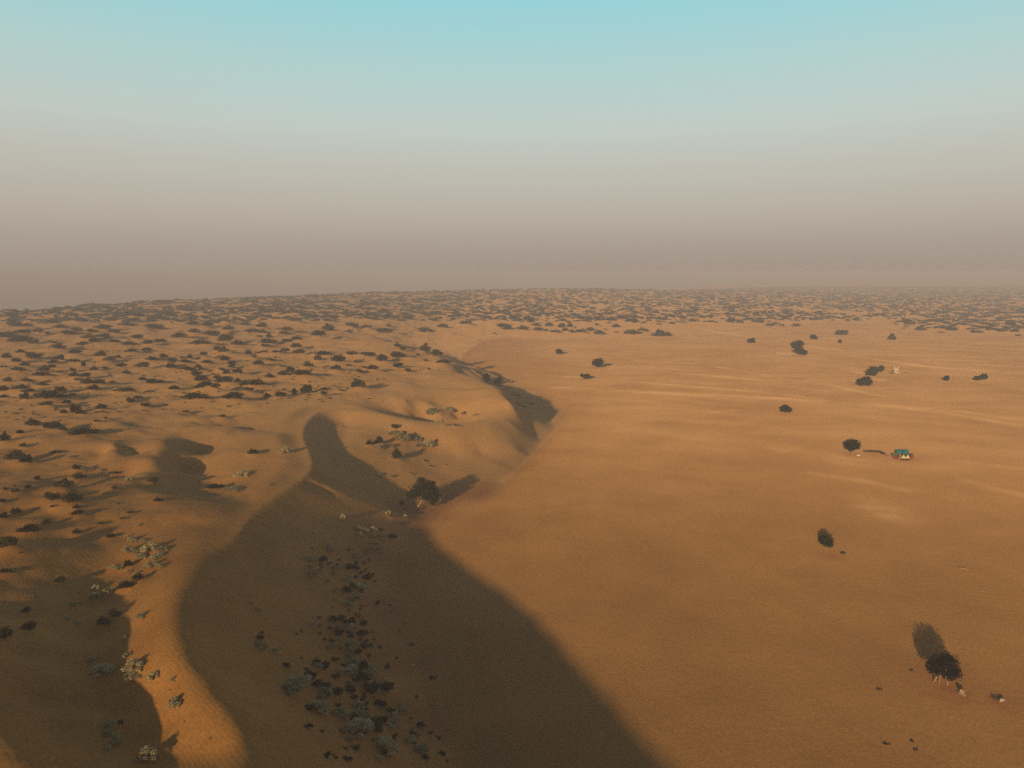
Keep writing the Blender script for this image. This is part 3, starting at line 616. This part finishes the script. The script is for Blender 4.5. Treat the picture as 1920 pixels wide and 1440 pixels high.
for i, p in enumerate(PLANTS):
    if i in SMALL: continue
    cxp, cyp = p['px'], p['py'] - p['h'] / 2
    ds = [math.hypot(cxp - x, 1.6 * (cyp - y)) for _, x, y in LANDMARKS]
    k = int(np.argmin(ds)); a = math.degrees(math.atan2(LANDMARKS[k][2] - cyp, cxp - LANDMARKS[k][1])) % 360
    s = int(((a + 22.5) % 360) // 45); cells.setdefault((k, s, p['kind']), []).append((ds[k], i))
SPECIAL = {}
def nearest_plant(px, py, kind):
    return min((i for i, p in enumerate(PLANTS) if p['kind'] == kind), key=lambda i: math.hypot(PLANTS[i]['px'] - px, PLANTS[i]['py'] - PLANTS[i]['h'] / 2 - py))
for px, py, kd, lab in [(92,750,D,'longest dark green thicket on the left plateau, humped like a whale'),(130,945,D,'biggest black bush near the left edge below the rolling dunes'),
 (280,1418,P_,'brightest pale bush, sunlit and casting a shadow at the bottom left'),(238,1100,D,'brown bush slanting up a bright sand lip left of the ridge'),(673,1378,P_,'largest grey bush, lumpy and shaded, low on the slip face'),
 (743,858,D,'bright green upright bush alone in the amphitheatre below the bend'),(477,852,D,'dark bush alone on bright sand right of the shadowed hollow'),(370,752,D,'long dark green bush on the plateau edge above the hollow'),
 (185,805,D,'thin upright dark sapling on the sand left of the hollow')]:
    SPECIAL[nearest_plant(px, py, kd)] = lab
for (k, s, kd), lst in cells.items():
    lst.sort()
    for r_, (d_, i) in enumerate(lst):
        p = PLANTS[i]; w, ar = p['w'], p['w'] / p['h']
        size = 'large' if w >= 30 else 'mid-sized' if w >= 17 else 'small' if w >= 9 else 'tiny'
        shape = 'long low' if ar > 2.6 else 'low' if ar > 1.6 else 'round'
        colr = 'dark green' if kd == D else 'pale grey'
        p['label'] = SPECIAL.get(i) or f"{size} {shape} {colr} bush, {RANK[min(r_, 15)]} {SECT[s]} {LANDMARKS[k][0]}"
for i, p in enumerate(PLANTS):
    if i in SMALL: continue
    kd = p['kind']; v = i % 6; z = float(hat(np.array([p['x']]), np.array([p['y']]))[0]) - .04
    nm = 'desert_shrub' if kd == D else 'pale_bush'; grp = 'dark green desert shrubs on the sand' if kd == D else 'pale lumpy bushes on the dune slopes'
    rot = rnd.uniform(-.25, .25) + (math.pi if rnd.random() < .5 else 0)
    sc = (p['W'] * 1.04, p['W'] * rnd.uniform(.75, 1.0) if kd == D else p['W'] * .95, p['Hh'])
    if p['w'] >= 20:
        o = empty(nm, (p['x'], p['y'], z), rot)
        f = link('foliage', PROTO[kd, v], o); f.scale = sc
        s_ = link('stems', STEMS[i % 3], o); s_.scale = sc
    else:
        o = link(nm, PROTO[kd, v]); o.location = (p['x'], p['y'], z); o.rotation_euler = (0, 0, rot); o.scale = sc
    tag(o, p['label'], 'shrub' if kd == D else 'bush', grp)

def scatter(name, arr, nper, flat, mat, label, cat, seed, leafk=.17):
    g = np.random.default_rng(seed); n = len(arr); z = hat(arr[:, 0], arr[:, 1])
    protos = []
    for v in range(8):
        q = random.Random(v + seed); lob = [(q.uniform(-.3, .3), q.uniform(-.22, .22), .2, q.uniform(.16, .26), q.uniform(.14, .22), q.uniform(.16, .34)) for _ in range(5)]
        V, F = leaves(lob, nper, leafk, v * 31 + seed, .55); V[:, 2] = np.maximum(V[:, 2], 0); protos.append(V)
    PV = np.stack(protos)[g.integers(0, 8, n)]                      # n, nper*4, 3
    a = g.uniform(-.35, .35, n) + np.pi * g.integers(0, 2, n); c, s = np.cos(a), np.sin(a)
    w = arr[:, 2]; hh = w * g.uniform(.5, .8, n) * flat; asp = g.uniform(.7, 1.0, n)
    X = (PV[:, :, 0] * c[:, None] - PV[:, :, 1] * s[:, None]) * w[:, None] + arr[:, 0][:, None]
    Y = (PV[:, :, 0] * s[:, None] + PV[:, :, 1] * c[:, None]) * (w * asp)[:, None] + arr[:, 1][:, None]
    Z = PV[:, :, 2] * hh[:, None] + z[:, None] - .05
    V = np.stack([X, Y, Z], -1).reshape(-1, 3)
    o = link(name, mesh_from(name, V, np.arange(len(V)).reshape(-1, 4), [mat])); tag(o, label, cat, kind='stuff'); return o
extra = []
for _ in range(110):                              # low growth filling the strip along the slip face's toe
    t = rnd.random(); qx_ = 655 + 40 * t + rnd.gauss(0, 34 + 30 * t); qy_ = 1050 + 375 * t
    x, y = cast(qx_, qy_); extra.append((x, y, rnd.uniform(.7, 2.0)))
scatter('small_shrubs', np.array([(PLANTS[i]['x'], PLANTS[i]['y'], PLANTS[i]['W'] * 1.1) for i in sorted(SMALL)] + extra), 90, .75, M_DARK, 'smallest dark shrubs scattered among the larger ones on dunes and plain', 'shrubs', 3, .10)
scatter('distant_scrub', SCRUB, 34, .62, M_FAR, 'countless dark scrub bushes fading into haze along the horizon', 'scrub', 5)
px_ = []
for _ in range(260):
    y = 60 * math.exp(rnd.random() * math.log(9)); x = rnd.uniform(-.1, .85) * y
    if inside_dist(np.array([x]), np.array([y]), PLAIN)[0][0]: px_.append((x, y, rnd.uniform(.2, .5)))
scatter('plain_tufts', np.array(px_), 16, .5, M_TWIG, 'tiny dry tufts and dung specks sprinkled over the plain', 'tufts', 13, .16)
scatter('sand_tufts', TUFTS, 26, .7, M_DARK, 'tiny dark tufts scattered between the plateau bushes', 'tufts', 9, .14)

# ------------------------------------------------------------------ trees: base, lean, and crown lobes (dx, up, rx, rz) all in picture pixels at the base's distance
M_TRUNK = M_BARK
def tree(name, px, py, lobes, label, nleaf=900, trunks=None, group=None, leafpx=1.15, tr=.55):
    x, y = cast(px, py); z = float(hat(np.array([x]), np.array([y]))[0]); dp = proj(x, y, z)[2]; u = dp / FPX
    o = empty(name, (x, y, z)); g = random.Random(int(px * 7 + py))
    up = 1.0 / math.cos(math.atan2(CAMH - z, y)) * .96
    L = [(a * u, g.uniform(-.25, .25) * c * u, b * u * up, c * u * 1.14, c * u * 1.03, d * u * up * 1.04) for a, b, c, d in lobes]
    V, F = leaves(L, int(nleaf * 1.5), leafpx * u * 1.15, int(px), .35)
    link('crown', mesh_from('crown', V, F, [M_TREE]), o)
    m = MB(); tops = L
    for (bx, by, tx_, tz_, r) in (trunks or [(0, 0, None, None, tr)]):
        r *= u
        if tx_ is None: k0 = max(L, key=lambda q: q[3] * q[5]); e = Vector((k0[0] * .8, k0[1] * .8, max(k0[2] - k0[5] * .35, .3)))
        else: e = Vector((tx_ * u, 0, tz_ * u * up))
        b0 = Vector((bx * u, by * u, -.12)); mid = b0.lerp(e, .5) + Vector((g.uniform(-.06, .06) * e.z, g.uniform(-.06, .06) * e.z, 0))
        m.tube([b0, b0.lerp(mid, .35), mid, e], [r * 1.5, r * 1.1, r * .9, r * .6], 8)
        for q in sorted(L, key=lambda q: (q[0] - e.x) ** 2)[:4]:
            t = Vector((q[0], q[1], q[2])); m.tube([mid.lerp(e, .6), (mid.lerp(e, .6) + t) / 2 + Vector((0, 0, -.1 * q[5])), t], [r * .55, r * .4, r * .15], 6)
    m.build('trunk', M_TRUNK, o, True)
    tag(o, label, 'tree', group); return o
G_PL = 'trees standing apart on the sand plain'
tree('desert_tree', 783, 951, [(14,30,20,14),(-3,28,12,13),(28,27,13,15),(14,44,11,9),(3,38,10,9),(24,41,11,9),(34,17,7,10),(-10,21,7,6),(20,18,14,8),(30,10,8,8),(-14,24,8,8),(8,52,8,6)], 'large dark leaning tree with a pale trunk at the foot of the slip face', 4200, [(0,0,10,16,1.3)], G_PL, 1.0)
tree('desert_tree', 1769, 1284, [(-19,38,16,18),(10,36,16,17),(-5,28,17,14),(18,22,11,12),(-26,32,9,11),(8,18,12,10),(2,44,10,8)], 'nearest tree, twin-lobed black crown on pale crooked trunks at lower right', 2800, [(9,0,0,16,1.5),(-14,8,-10,18,1.2),(-5,6,-8,18,1.0)], G_PL, 1.15)
tree('desert_tree', 1551, 1033, [(-6,19,10,9),(0,17,9,8),(-9,22,7,7),(2,12,6,5)], 'small round black tree with an orange stem, alone mid right', 1100, [(0,0,-5,9,.8)], G_PL)
tree('desert_tree', 1597, 851, [(-4,19,9,8),(5,18,9,8),(-2,12,7,7),(9,14,6,6),(-8,17,6,7),(2,23,7,5)], 'bushy dark tree beside the white bench and tent camp', 1100, None, G_PL)
tree('desert_tree', 1472, 776, [(-2,10,7,5.5),(4,9,6,5),(0,13,6,4)], 'round dark little tree on two legs below the main wheel track', 700, [(-3,0,-2,6,.6),(3,0,2,6,.6)], G_PL)
tree('desert_tree', 1120, 690, [(-3,10,7,6),(4,13,7,6),(1,9,7,5),(-6,9,4,3)], 'heart-shaped dark tree on a white stem left on the plain', 800, None, G_PL)
tree('desert_tree', 1098, 711, [(1,5,5,4.4),(4,6,3.5,3.6),(-7,7.5,3.2,3)], 'tiny tree with a separate left ball just below the heart-shaped tree', 500, [(1,0,1,4,.45),(-4,0,-7,6,.35)], G_PL)
tree('desert_tree', 1049, 664, [(-1,5,5,4.5),(2,3,4,3)], 'low round tree farthest left on the plain', 450, None, G_PL)
tree('desert_tree', 1499, 666, [(-7,19,8,8),(0,22,7,7),(-13,21,4.5,4),(-3,12,7,7),(3,7,8,6),(9,5,5,5)], 'tallest far tree, leaning left above a bushy foot', 1000, None, G_PL)
tree('desert_tree', 1408, 643, [(-3,4,4,3.4),(3,6,3.2,4),(0,3.4,5,3)], 'small notched tree on the plain left of the tallest far tree', 400, None, G_PL)
tree('desert_tree', 1525, 636, [(-1,4.5,5,4),(4,2.5,3,2.4)], 'small dome-shaped tree upper right of the tallest far tree', 380, None, G_PL)
tree('desert_tree', 1577, 628, [(-6,5,5,4.4),(5,5,6,4.6),(0,4,5,3.6)], 'wide double tree near the far scrub edge', 450, None, G_PL)
tree('desert_tree', 1574, 643, [(0,2.8,3,2.6)], 'tiny round tree below the wide double tree', 220, None, G_PL)
tree('desert_tree', 1672, 637, [(0,4,5.6,4),(0,8,3.6,4),(3,3,4,3)], 'conical dark tree alone below the right scrub edge', 450, None, G_PL)
tree('desert_tree', 1237, 629, [(-3,6,4,4.5),(4,5.5,3.4,4.5)], 'two-headed dark tree in the scrub strip at the plain top', 420, None, 'trees on the dunes and scrub')
tree('desert_tree', 1637, 705, [(0,10,9,7.5),(-3,7,7,5),(2,14,6,4),(-10,6,3,4)], 'round full tree, upper of the two big ones left of the shrine', 800, None, G_PL)
tree('desert_tree', 1620, 724, [(0,9,11,7),(-6,8,7,6),(7,10,7,6),(1,15,7,4)], 'broad bushy tree, lower of the two big ones left of the shrine', 900, None, G_PL)
tree('desert_tree', 1652, 697, [(0,7,4.2,4.2),(-2,4,3,3)], 'small tree just right of the round full tree by the shrine', 350, None, G_PL)
tree('desert_tree', 1774, 714, [(0,5.5,4.4,4),(1,3,3.4,2.6)], 'small single tree between the shrine and the right edge pair', 350, None, G_PL)
tree('desert_tree', 1844, 713, [(0,7,6,5)], 'taller right tree of the pair at the far right', 420, None, G_PL)
tree('desert_tree', 1832, 713, [(0,4,5.5,3.4)], 'lower left tree of the pair at the far right', 350, None, G_PL)
G_DU = 'trees on the dunes and scrub'
tree('desert_tree', 575, 737, [(0,8,9,7.5),(5,10,5,6),(-4,6,6,6)], 'round black tree on the plateau above the crest bend', 800, None, G_DU)
tree('desert_tree', 552, 739, [(0,5,3.6,5.5)], 'thin little tree left of the round black plateau tree', 300, None, G_DU)
tree('desert_tree', 745, 692, [(-2,8,5,3),(4,9,6,2.4),(0,6,3.4,3)], 'flat-topped small tree flaring from a thin stem on the plateau', 450, None, G_DU)
tree('desert_tree', 912, 714, [(0,7,6.4,6.4),(1,3,4,3)], 'round tree on the dune edge, left of a pair', 550, None, G_DU)
tree('desert_tree', 935, 721, [(1,8,5,6),(-4,6,4,3)], 'notched tree on the dune edge, right of a pair', 480, None, G_DU)
tree('desert_tree', 157, 690, [(0,7,3.4,4.6)], 'small upright dark tree among the left plateau bushes', 300, None, G_DU)
tree('desert_tree', 667, 716, [(0,3,2.2,2.6)], 'tiny pointed tree on bare plateau sand above the long bush', 200, None, G_DU)

# ------------------------------------------------------------------ tent camp
M_TEAL = mat_simple('teal canvas', (.012, .20, .27), .8, .2, 3); M_CREAM = mat_simple('cream canvas', (.80, .70, .42), .85, .06, 3)
M_OLIVE = mat_simple('olive canvas', (.15, .12, .065), .9, .2, 3); M_RED = mat_simple('red cloth', (.34, .055, .04), .9, .25, 4)
M_DKCLOTH = mat_simple('dark cloth', (.035, .03, .024), .9, .25, 4); M_WOOD = mat_simple('dark wood', (.06, .045, .03), .8, .3, 6)
M_TAN = mat_simple('tan matting', (.30, .21, .11), .9, .25, 8); M_WHITE = mat_simple('white paint', (.86, .80, .62), .6, .05, 3)
M_MUD = mat_simple('mud plaster', (.60, .38, .20), .95, .18, 1.5); M_LIME = mat_simple('lime plaster', (.74, .60, .40), .85, .06, 1.2)
M_STONE = mat_simple('pale stone', (.55, .42, .30), .9, .2, 4)
UC = 278 / FPX                                              # metres per picture pixel at the camp
def at(px, py):
    x, y = cast(px, py); return (x, y, float(hat(np.array([x]), np.array([y]))[0]))
def dome_tent(px, py, label):
    o = empty('bell_tent', at(px, py)); R, hw, ht = 5.2 * UC, 6 * UC, 13 * UC
    m = MB(); n = 20
    prof = [(R, .12), (R * 1.0, hw * .55), (R * .99, hw)]
    V = []; F = []
    for r, z in prof:
        for k in range(n): V.append((r * math.cos(2 * math.pi * k / n), r * math.sin(2 * math.pi * k / n), z))
    for i in range(len(prof) - 1):
        for k in range(n): F.append((i * n + k, i * n + (k + 1) % n, (i + 1) * n + (k + 1) % n, (i + 1) * n + k))
    m.add(V, F); m.build('wall', M_OLIVE, o, True)
    m = MB(); V = []; F = []
    prof = [(R * 1.10, hw * .92), (R * 1.08, hw * 1.06), (R * .92, hw + .45 * (ht - hw)), (R * .62, hw + .78 * (ht - hw)), (R * .25, hw + .96 * (ht - hw)), (.02, ht)]
    for r, z in prof:
        for k in range(n):
            q = r * (1 - .03 * (k % 2)); V.append((q * math.cos(2 * math.pi * k / n), q * math.sin(2 * math.pi * k / n), z))
    for i in range(len(prof) - 1):
        for k in range(n): F.append((i * n + k, i * n + (k + 1) % n, (i + 1) * n + (k + 1) % n, (i + 1) * n + k))
    m.add(V, F); m.build('roof', M_TEAL, o, True)
    m = MB(); m.tube([(0, 0, ht - .1), (0, 0, ht + .35)], [.04, .02], 6); m.build('pole', M_WOOD, o)
    tag(o, label, 'tent', 'teal roofed tents of the camp'); return o
def ridge_tent(px, py, rz, label):
    o = empty('ridge_tent', at(px, py), rz); w, h, L = 4.1 * UC, 8.6 * UC, 7 * UC
    m = MB(); m.add([(-w, 0, .35), (w, 0, .35), (0, 0, h), (-w * .9, -.05, .32), (w * .9, -.05, .32), (0, -.05, h * .97)], [(0, 2, 1), (3, 4, 5), (0, 1, 4, 3), (1, 2, 5, 4), (2, 0, 3, 5)])
    m.build('front_flap', M_CREAM, o)
    m = MB(); t = .04
    for s in (-1, 1):
        A = [(s * w * 1.05, .04, .3), (0, .04, h * 1.02), (0, L, h * .98), (s * w * 1.05, L, .3)]
        B = [(p[0] - s * t, p[1], p[2] - t) for p in A]
        m.add(A + B, [(0, 1, 2, 3), (7, 6, 5, 4), (0, 4, 5, 1), (1, 5, 6, 2), (2, 6, 7, 3), (3, 7, 4, 0)])
    m.build('roof', M_OLIVE, o)
    m = MB(); m.box(-w * 1.03, w * 1.03, .02, .08, 0, .34); m.build('skirt', M_DKCLOTH, o)
    m = MB(); m.tube([(0, -.02, 0), (0, -.02, h * 1.08)], [.035, .03], 6); m.build('pole', M_WOOD, o)
    tag(o, label, 'tent', 'cream fronted ridge tents of the camp'); return o
dome_tent(1685.5, 855, 'left teal roofed round tent at the back of the desert camp')
dome_tent(1697.5, 855, 'right teal roofed round tent at the back of the desert camp')
ridge_tent(1693.8, 861.5, -.18, 'left cream triangular tent front in the desert camp')
ridge_tent(1701.4, 861.2, -.18, 'right cream triangular tent front in the desert camp')
def panel(name, px, py, w, h, t, rz, mat, label, cat):
    o = empty(name, at(px, py), rz); m = MB(); n = max(3, int(w / .35))
    for i in range(n):                                     # hanging cloth with shallow folds
        a = -w / 2 + w * i / n; b = -w / 2 + w * (i + 1) / n; q = .05 * (i % 2)
        m.box(a, b - .004, -t / 2 + q, t / 2 + q, .05, h - .06 * math.sin(math.pi * (i + .5) / n))
    m.build('cloth', mat, o); m = MB()
    for sx in (-w / 2 - .05, w / 2 + .05): m.tube([(sx, 0, -.1), (sx, 0, h + .12)], [.04, .035], 6)
    m.build('poles', M_WOOD, o); tag(o, label, cat); return o
panel('windbreak', 1687, 862, 4.6 * UC, 9.5 * UC, .06, -.1, M_TAN, 'tan matting screen at the left corner of the tents', 'screen')
panel('windbreak', 1709, 858.5, 6 * UC, 8 * UC, .06, .35, M_OLIVE, 'olive cloth screen at the right end of the camp', 'screen')
panel('windbreak', 1677.5, 857.5, 8 * UC, 8 * UC, .06, -.75, M_OLIVE, 'dark olive cloth screen at the left end of the camp', 'screen')
def cushions(px, py, rz, nrow, label):
    o = empty('red_cushion_seat', at(px, py), rz)
    m = MB(); m.box(-nrow * .45, nrow * .45, -.4, .4, 0, .35, .04); m.build('base', M_RED, o)
    for i in range(nrow):
        m = MB(); m.box(-nrow * .45 + .9 * i + .04, -nrow * .45 + .9 * i + .86, .15, .42, .35, .85, .06); m.build('cushion', M_RED, o)
    tag(o, label, 'seat', 'red cushion seats of the camp')
cushions(1681, 861, -.75, 2, 'red cushion seat by the dark screen left of the tents')
cushions(1708.5, 859.8, .3, 1, 'red cushion seat right of the cream tent fronts')
m0 = MB(); a_ = at(1697, 863.8); 
o = empty('camp_bench', a_, -.1)
m = MB(); m.box(-7.6 * UC, 7.6 * UC, -.3, .3, .36, .44); m.build('seat', M_DKCLOTH, o)
for sx in (-6.8, -2.3, 2.3, 6.8):
    m = MB(); m.box(sx * UC - .06, sx * UC + .06, -.25, .25, 0, .36); m.build('leg', M_WOOD, o)
tag(o, 'long low dark bench in front of the cream tent fronts', 'bench')
# row of chairs between tree and tents
def chair():
    o = empty('camp_chair', (0, 0, 0)); s = .36
    m = MB(); m.box(-s, s, -.3, .3, .42, .52, .02); m.build('seat', M_DKCLOTH, o)
    m = MB(); m.box(-s, s, .26, .36, .5, 1.15, .02); m.build('backrest', M_DKCLOTH, o)
    for sx in (-s + .04, s - .04):
        for sy in (-.26, .28):
            m = MB(); m.tube([(sx, sy, -.02), (sx, sy, .44)], [.03, .03], 6); m.build('leg', M_WOOD, o)
    return o
CH = [(1621.5,848.5,'leftmost dark chair of the row, turned sideways'),(1625.5,847.5,'second dark chair from the tree end of the row'),(1630.5,848,'third dark chair from the tree end of the row'),(1635,848,'fourth dark chair, the middle of the row'),(1640,848.3,'third dark chair from the tent end of the row'),(1645,848.6,'second dark chair from the tent end of the row'),(1649.5,849,'dark chair at the tent end beside the bundle')]
c0 = chair()
for i, (px, py, lab) in enumerate(CH):
    if i == 0: o = c0
    else:
        o = c0.copy(); COL.objects.link(o)
        for chd in list(c0.children):
            q = chd.copy(); COL.objects.link(q); q.parent = o
    o.location = at(px, py + .8); o.rotation_euler = (0, 0, .9 if i == 0 else math.pi + .12 * (i % 3 - 1))
    tag(o, lab, 'chair', 'dark chairs in a row beside the tents')
o = empty('bundle', at(1654.5, 851.2), .2)
m = MB(); m.box(-.7, .45, -.4, .4, 0, .75, .1); m.build('sack', M_DKCLOTH, o); m = MB(); m.box(.5, 1.1, -.35, .3, 0, .5, .08); m.build('sack', M_DKCLOTH, o)
tag(o, 'black bundle of sacks at the tent end of the chair row', 'bundle')
o = empty('pole_on_ground', at(1660.5, 854)); m = MB(); m.tube([(-.9, .9, .1), (.1, 0, .12), (.8, -.8, .08)], [.11, .13, .09], 7); m.build('pole', M_WOOD, o)
tag(o, 'short dark pole lying between bundle and tents', 'pole')
o = empty('white_bench', at(1608.5, 856), .05)
m = MB(); m.box(-3.4 * UC, 3.4 * UC, -.38, .38, .45, .62, .02); m.build('top', M_WHITE, o)
m = MB(); m.box(-3.3 * UC, 3.3 * UC, -.36, -.30, .2, .448); m.build('front_board', M_WHITE, o)
for sx in (-3 * UC, 3 * UC):
    m = MB(); m.box(sx - .07, sx + .07, -.29, .33, 0, .448); m.build('leg', M_WOOD, o)
tag(o, 'bright white bench under the tree left of the chair row', 'bench')

# ------------------------------------------------------------------ shrine and mud ruins
US = 505 / FPX
o = empty('shrine', at(1679, 699.5), -.12)
w, d, h = 3.6 * US, 3.2 * US, 8.5 * US
m = MB(); m.box(-w * 1.25, w * 1.6, -d * .8, d * 1.1, -.1, .5, .06); m.build('plinth', M_LIME, o)
m = MB()                                                   # front wall with a pointed doorway, then sides and back
dw, dh = 1.35 * US, 4.4 * US
m.box(-w, -dw, -d / 2, -d / 2 + .4, .5, h); m.box(dw, w, -d / 2, -d / 2 + .4, .5, h); m.box(-dw, dw, -d / 2 + .003, -d / 2 + .397, dh + .9, h - .003)
m.add([(-dw, -d / 2 + .003, dh), (0, -d / 2 + .003, dh + .9), (-dw, -d / 2 + .003, dh + .9), (-dw, -d / 2 + .397, dh), (0, -d / 2 + .397, dh + .9), (-dw, -d / 2 + .397, dh + .9)], [(0, 1, 2), (5, 4, 3), (0, 3, 4, 1)])
m.add([(dw, -d / 2 + .003, dh), (0, -d / 2 + .003, dh + .9), (dw, -d / 2 + .003, dh + .9), (dw, -d / 2 + .397, dh), (0, -d / 2 + .397, dh + .9), (dw, -d / 2 + .397, dh + .9)], [(2, 1, 0), (3, 4, 5), (1, 4, 3, 0)])
m.box(-w, -w + .4, -d / 2 + .402, d / 2, .5, h); m.box(w - .4, w, -d / 2 + .402, d / 2, .5, h); m.box(-w + .402, w - .402, d / 2 - .4, d / 2, .5, h); m.box(-w + .402, w - .402, -d / 2 + .402, d / 2 - .402, h - .5, h - .2)
m.build('wall', M_LIME, o)
for sx in (-1, 1):
    m = MB(); cx = sx * (w - .25)
    m.tube([(cx, -d / 2 - .02, .5), (cx, -d / 2 - .02, h + .2), (cx, -d / 2 - .02, h + .7), (cx, -d / 2 - .02, h + 1.1), (cx, -d / 2 - .02, h + 1.6)], [.55, .5, .55, .4, .05], 10); m.build('pinnacle', M_LIME, o, True)
tag(o, 'small white shrine with a dark pointed doorway and two pinnacles', 'shrine')
def mud(px, py, segs, h, label):
    o = empty('mud_wall', at(px, py)); m = MB(); g = random.Random(int(px))
    for x0, y0, x1, y1 in segs:
        n = max(3, int(math.hypot(x1 - x0, y1 - y0) / 1.2)); a = math.atan2(y1 - y0, x1 - x0)
        for i in range(n):
            L = math.hypot(x1 - x0, y1 - y0) / n; M = Matrix.Translation((x0 + (x1 - x0) * (i + .5) / n, y0 + (y1 - y0) * (i + .5) / n, 0)) @ Matrix.Rotation(a, 4, 'Z')
            m.box(-L / 2, L / 2 - .006, -.35, .35, -.1, h * g.uniform(.55, 1.1), .07, M)
    m.build('wall', M_MUD, o); tag(o, label, 'ruin', 'low mud walls on the plain')
mud(1470, 664, [(-6.5, 0, 2.2, .4), (3.4, .5, 6.5, 0), (-6.5, .8, -6.2, 4)], 1.5, 'low pale broken mud wall left of the tallest far tree')
mud(1617, 701, [(-5, 1.5, 4, .8), (4, 1.4, 4.3, 5), (-1, 2, -.6, 5)], 1.1, 'reddish low mud ruin left behind the round full tree')
mud(1652, 713.5, [(-2.8, 0, 2.8, .3)], .9, 'short pale mud wall right of the broad bushy tree')

# ------------------------------------------------------------------ dead wood near the closest tree
def stump(px, py, sc, seed, label):
    o = empty('dead_stump', at(px, py)); g = random.Random(seed); m = MB()
    m.tube([(0, 0, -.05), (.05 * sc, 0, .35 * sc), (-.12 * sc, .05, .7 * sc), (-.2 * sc, .1, .95 * sc)], [.38 * sc, .30 * sc, .34 * sc, .16 * sc], 9)
    m.tube([(.1 * sc, 0, .3 * sc), (.4 * sc, 0, .6 * sc), (.5 * sc, .1, .72 * sc)], [.24 * sc, .2 * sc, .1 * sc], 8); m.build('trunk', M_BARK, o, True)
    m = MB()
    for i in range(8):
        a = 2 * math.pi * i / 8 + g.uniform(-.3, .3); q = g.uniform(.6, 1.1) * sc
        m.tube([(.2 * math.cos(a) * sc, .2 * math.sin(a) * sc, .2 * sc), (.6 * q * math.cos(a), .6 * q * math.sin(a), .12 * sc), (q * math.cos(a), q * math.sin(a), -.03)], [.09 * sc, .07 * sc, .03 * sc], 6)
    m.build('roots', M_BARK, o, True); tag(o, label, 'stump')
stump(1803, 1302, 1.0, 3, 'pale gnarled stump with splayed roots right of the nearest tree')
o = empty('brushwood_heap', at(1869, 1313)); g = random.Random(9); m = MB()
for i in range(26):
    a = g.uniform(0, math.pi); L = g.uniform(.4, .9); c = Vector((g.uniform(-.5, .3), g.uniform(-.3, .5), g.uniform(.05, .35)))
    q = Vector((math.cos(a) * L, math.sin(a) * L, g.uniform(-.1, .25))); m.tube([c - q, c, c + q], [.02, .035, .015], 5)
m.build('twigs', M_TWIG, o); m = MB()
m.tube([(.1, -.5, .05), (.4, -.5, .32), (.85, -.45, .3), (1.05, -.42, .06)], [.16, .3, .28, .12], 9); m.build('block', M_STONE, o, True)
tag(o, 'heap of dead brushwood with a pale block at the right edge', 'brushwood')
o = empty('fallen_log', at(1808, 1068), -.35); m = MB(); m.tube([(-1.1, 0, .1), (-.3, .05, .16), (.4, 0, .15), (1.1, -.1, .1)], [.09, .14, .14, .1], 8); m.tube([(-.4, 0, .16), (-1.2, .55, .3)], [.06, .02], 6); m.build('log', M_BARK, o, True)
tag(o, 'pale fallen log lying alone on the plain at the right', 'log')
o = empty('white_stone', at(775, 1247)); 
me = bpy.data.meshes.new('stone'); import bmesh; bm = bmesh.new(); bmesh.ops.create_icosphere(bm, subdivisions=2, radius=.16)
for v_ in bm.verts: v_.co *= 1 + .18 * math.sin(9 * v_.co.x + 5 * v_.co.y * 9)
bm.to_mesh(me); bm.free(); me.materials.append(M_WHITE); link('stone', me, o)
tag(o, 'small white stone at the dark foot of the slip face', 'stone')

# ------------------------------------------------------------------ dusty air
hz = MB(); hz.box(-9800, 9800, -900, 9900, float(H.min()) - 1.0, CAMH + 4)
mh = bpy.data.materials.new('dusty air'); mh.use_nodes = True; nt = mh.node_tree
for n_ in list(nt.nodes):
    if n_.type == 'BSDF_PRINCIPLED': nt.nodes.remove(n_)
pv = nt.nodes.new('ShaderNodeVolumePrincipled'); pv.inputs['Color'].default_value = (*HAZE_COLOR, 1); pv.inputs['Density'].default_value = HAZE_DENSITY; pv.inputs['Anisotropy'].default_value = -0.10
nt.nodes.active = pv
nt.links.new(pv.outputs['Volume'], [n_ for n_ in nt.nodes if n_.type == 'OUTPUT_MATERIAL'][0].inputs['Volume'])
ho = hz.build('haze', mh); tag(ho, 'dusty air fading the far dunes into the horizon', 'haze', kind='stuff')
print('PLANTS', len(PLANTS), 'scrub', len(SCRUB), 'grid', sh, 'ctrl', N)
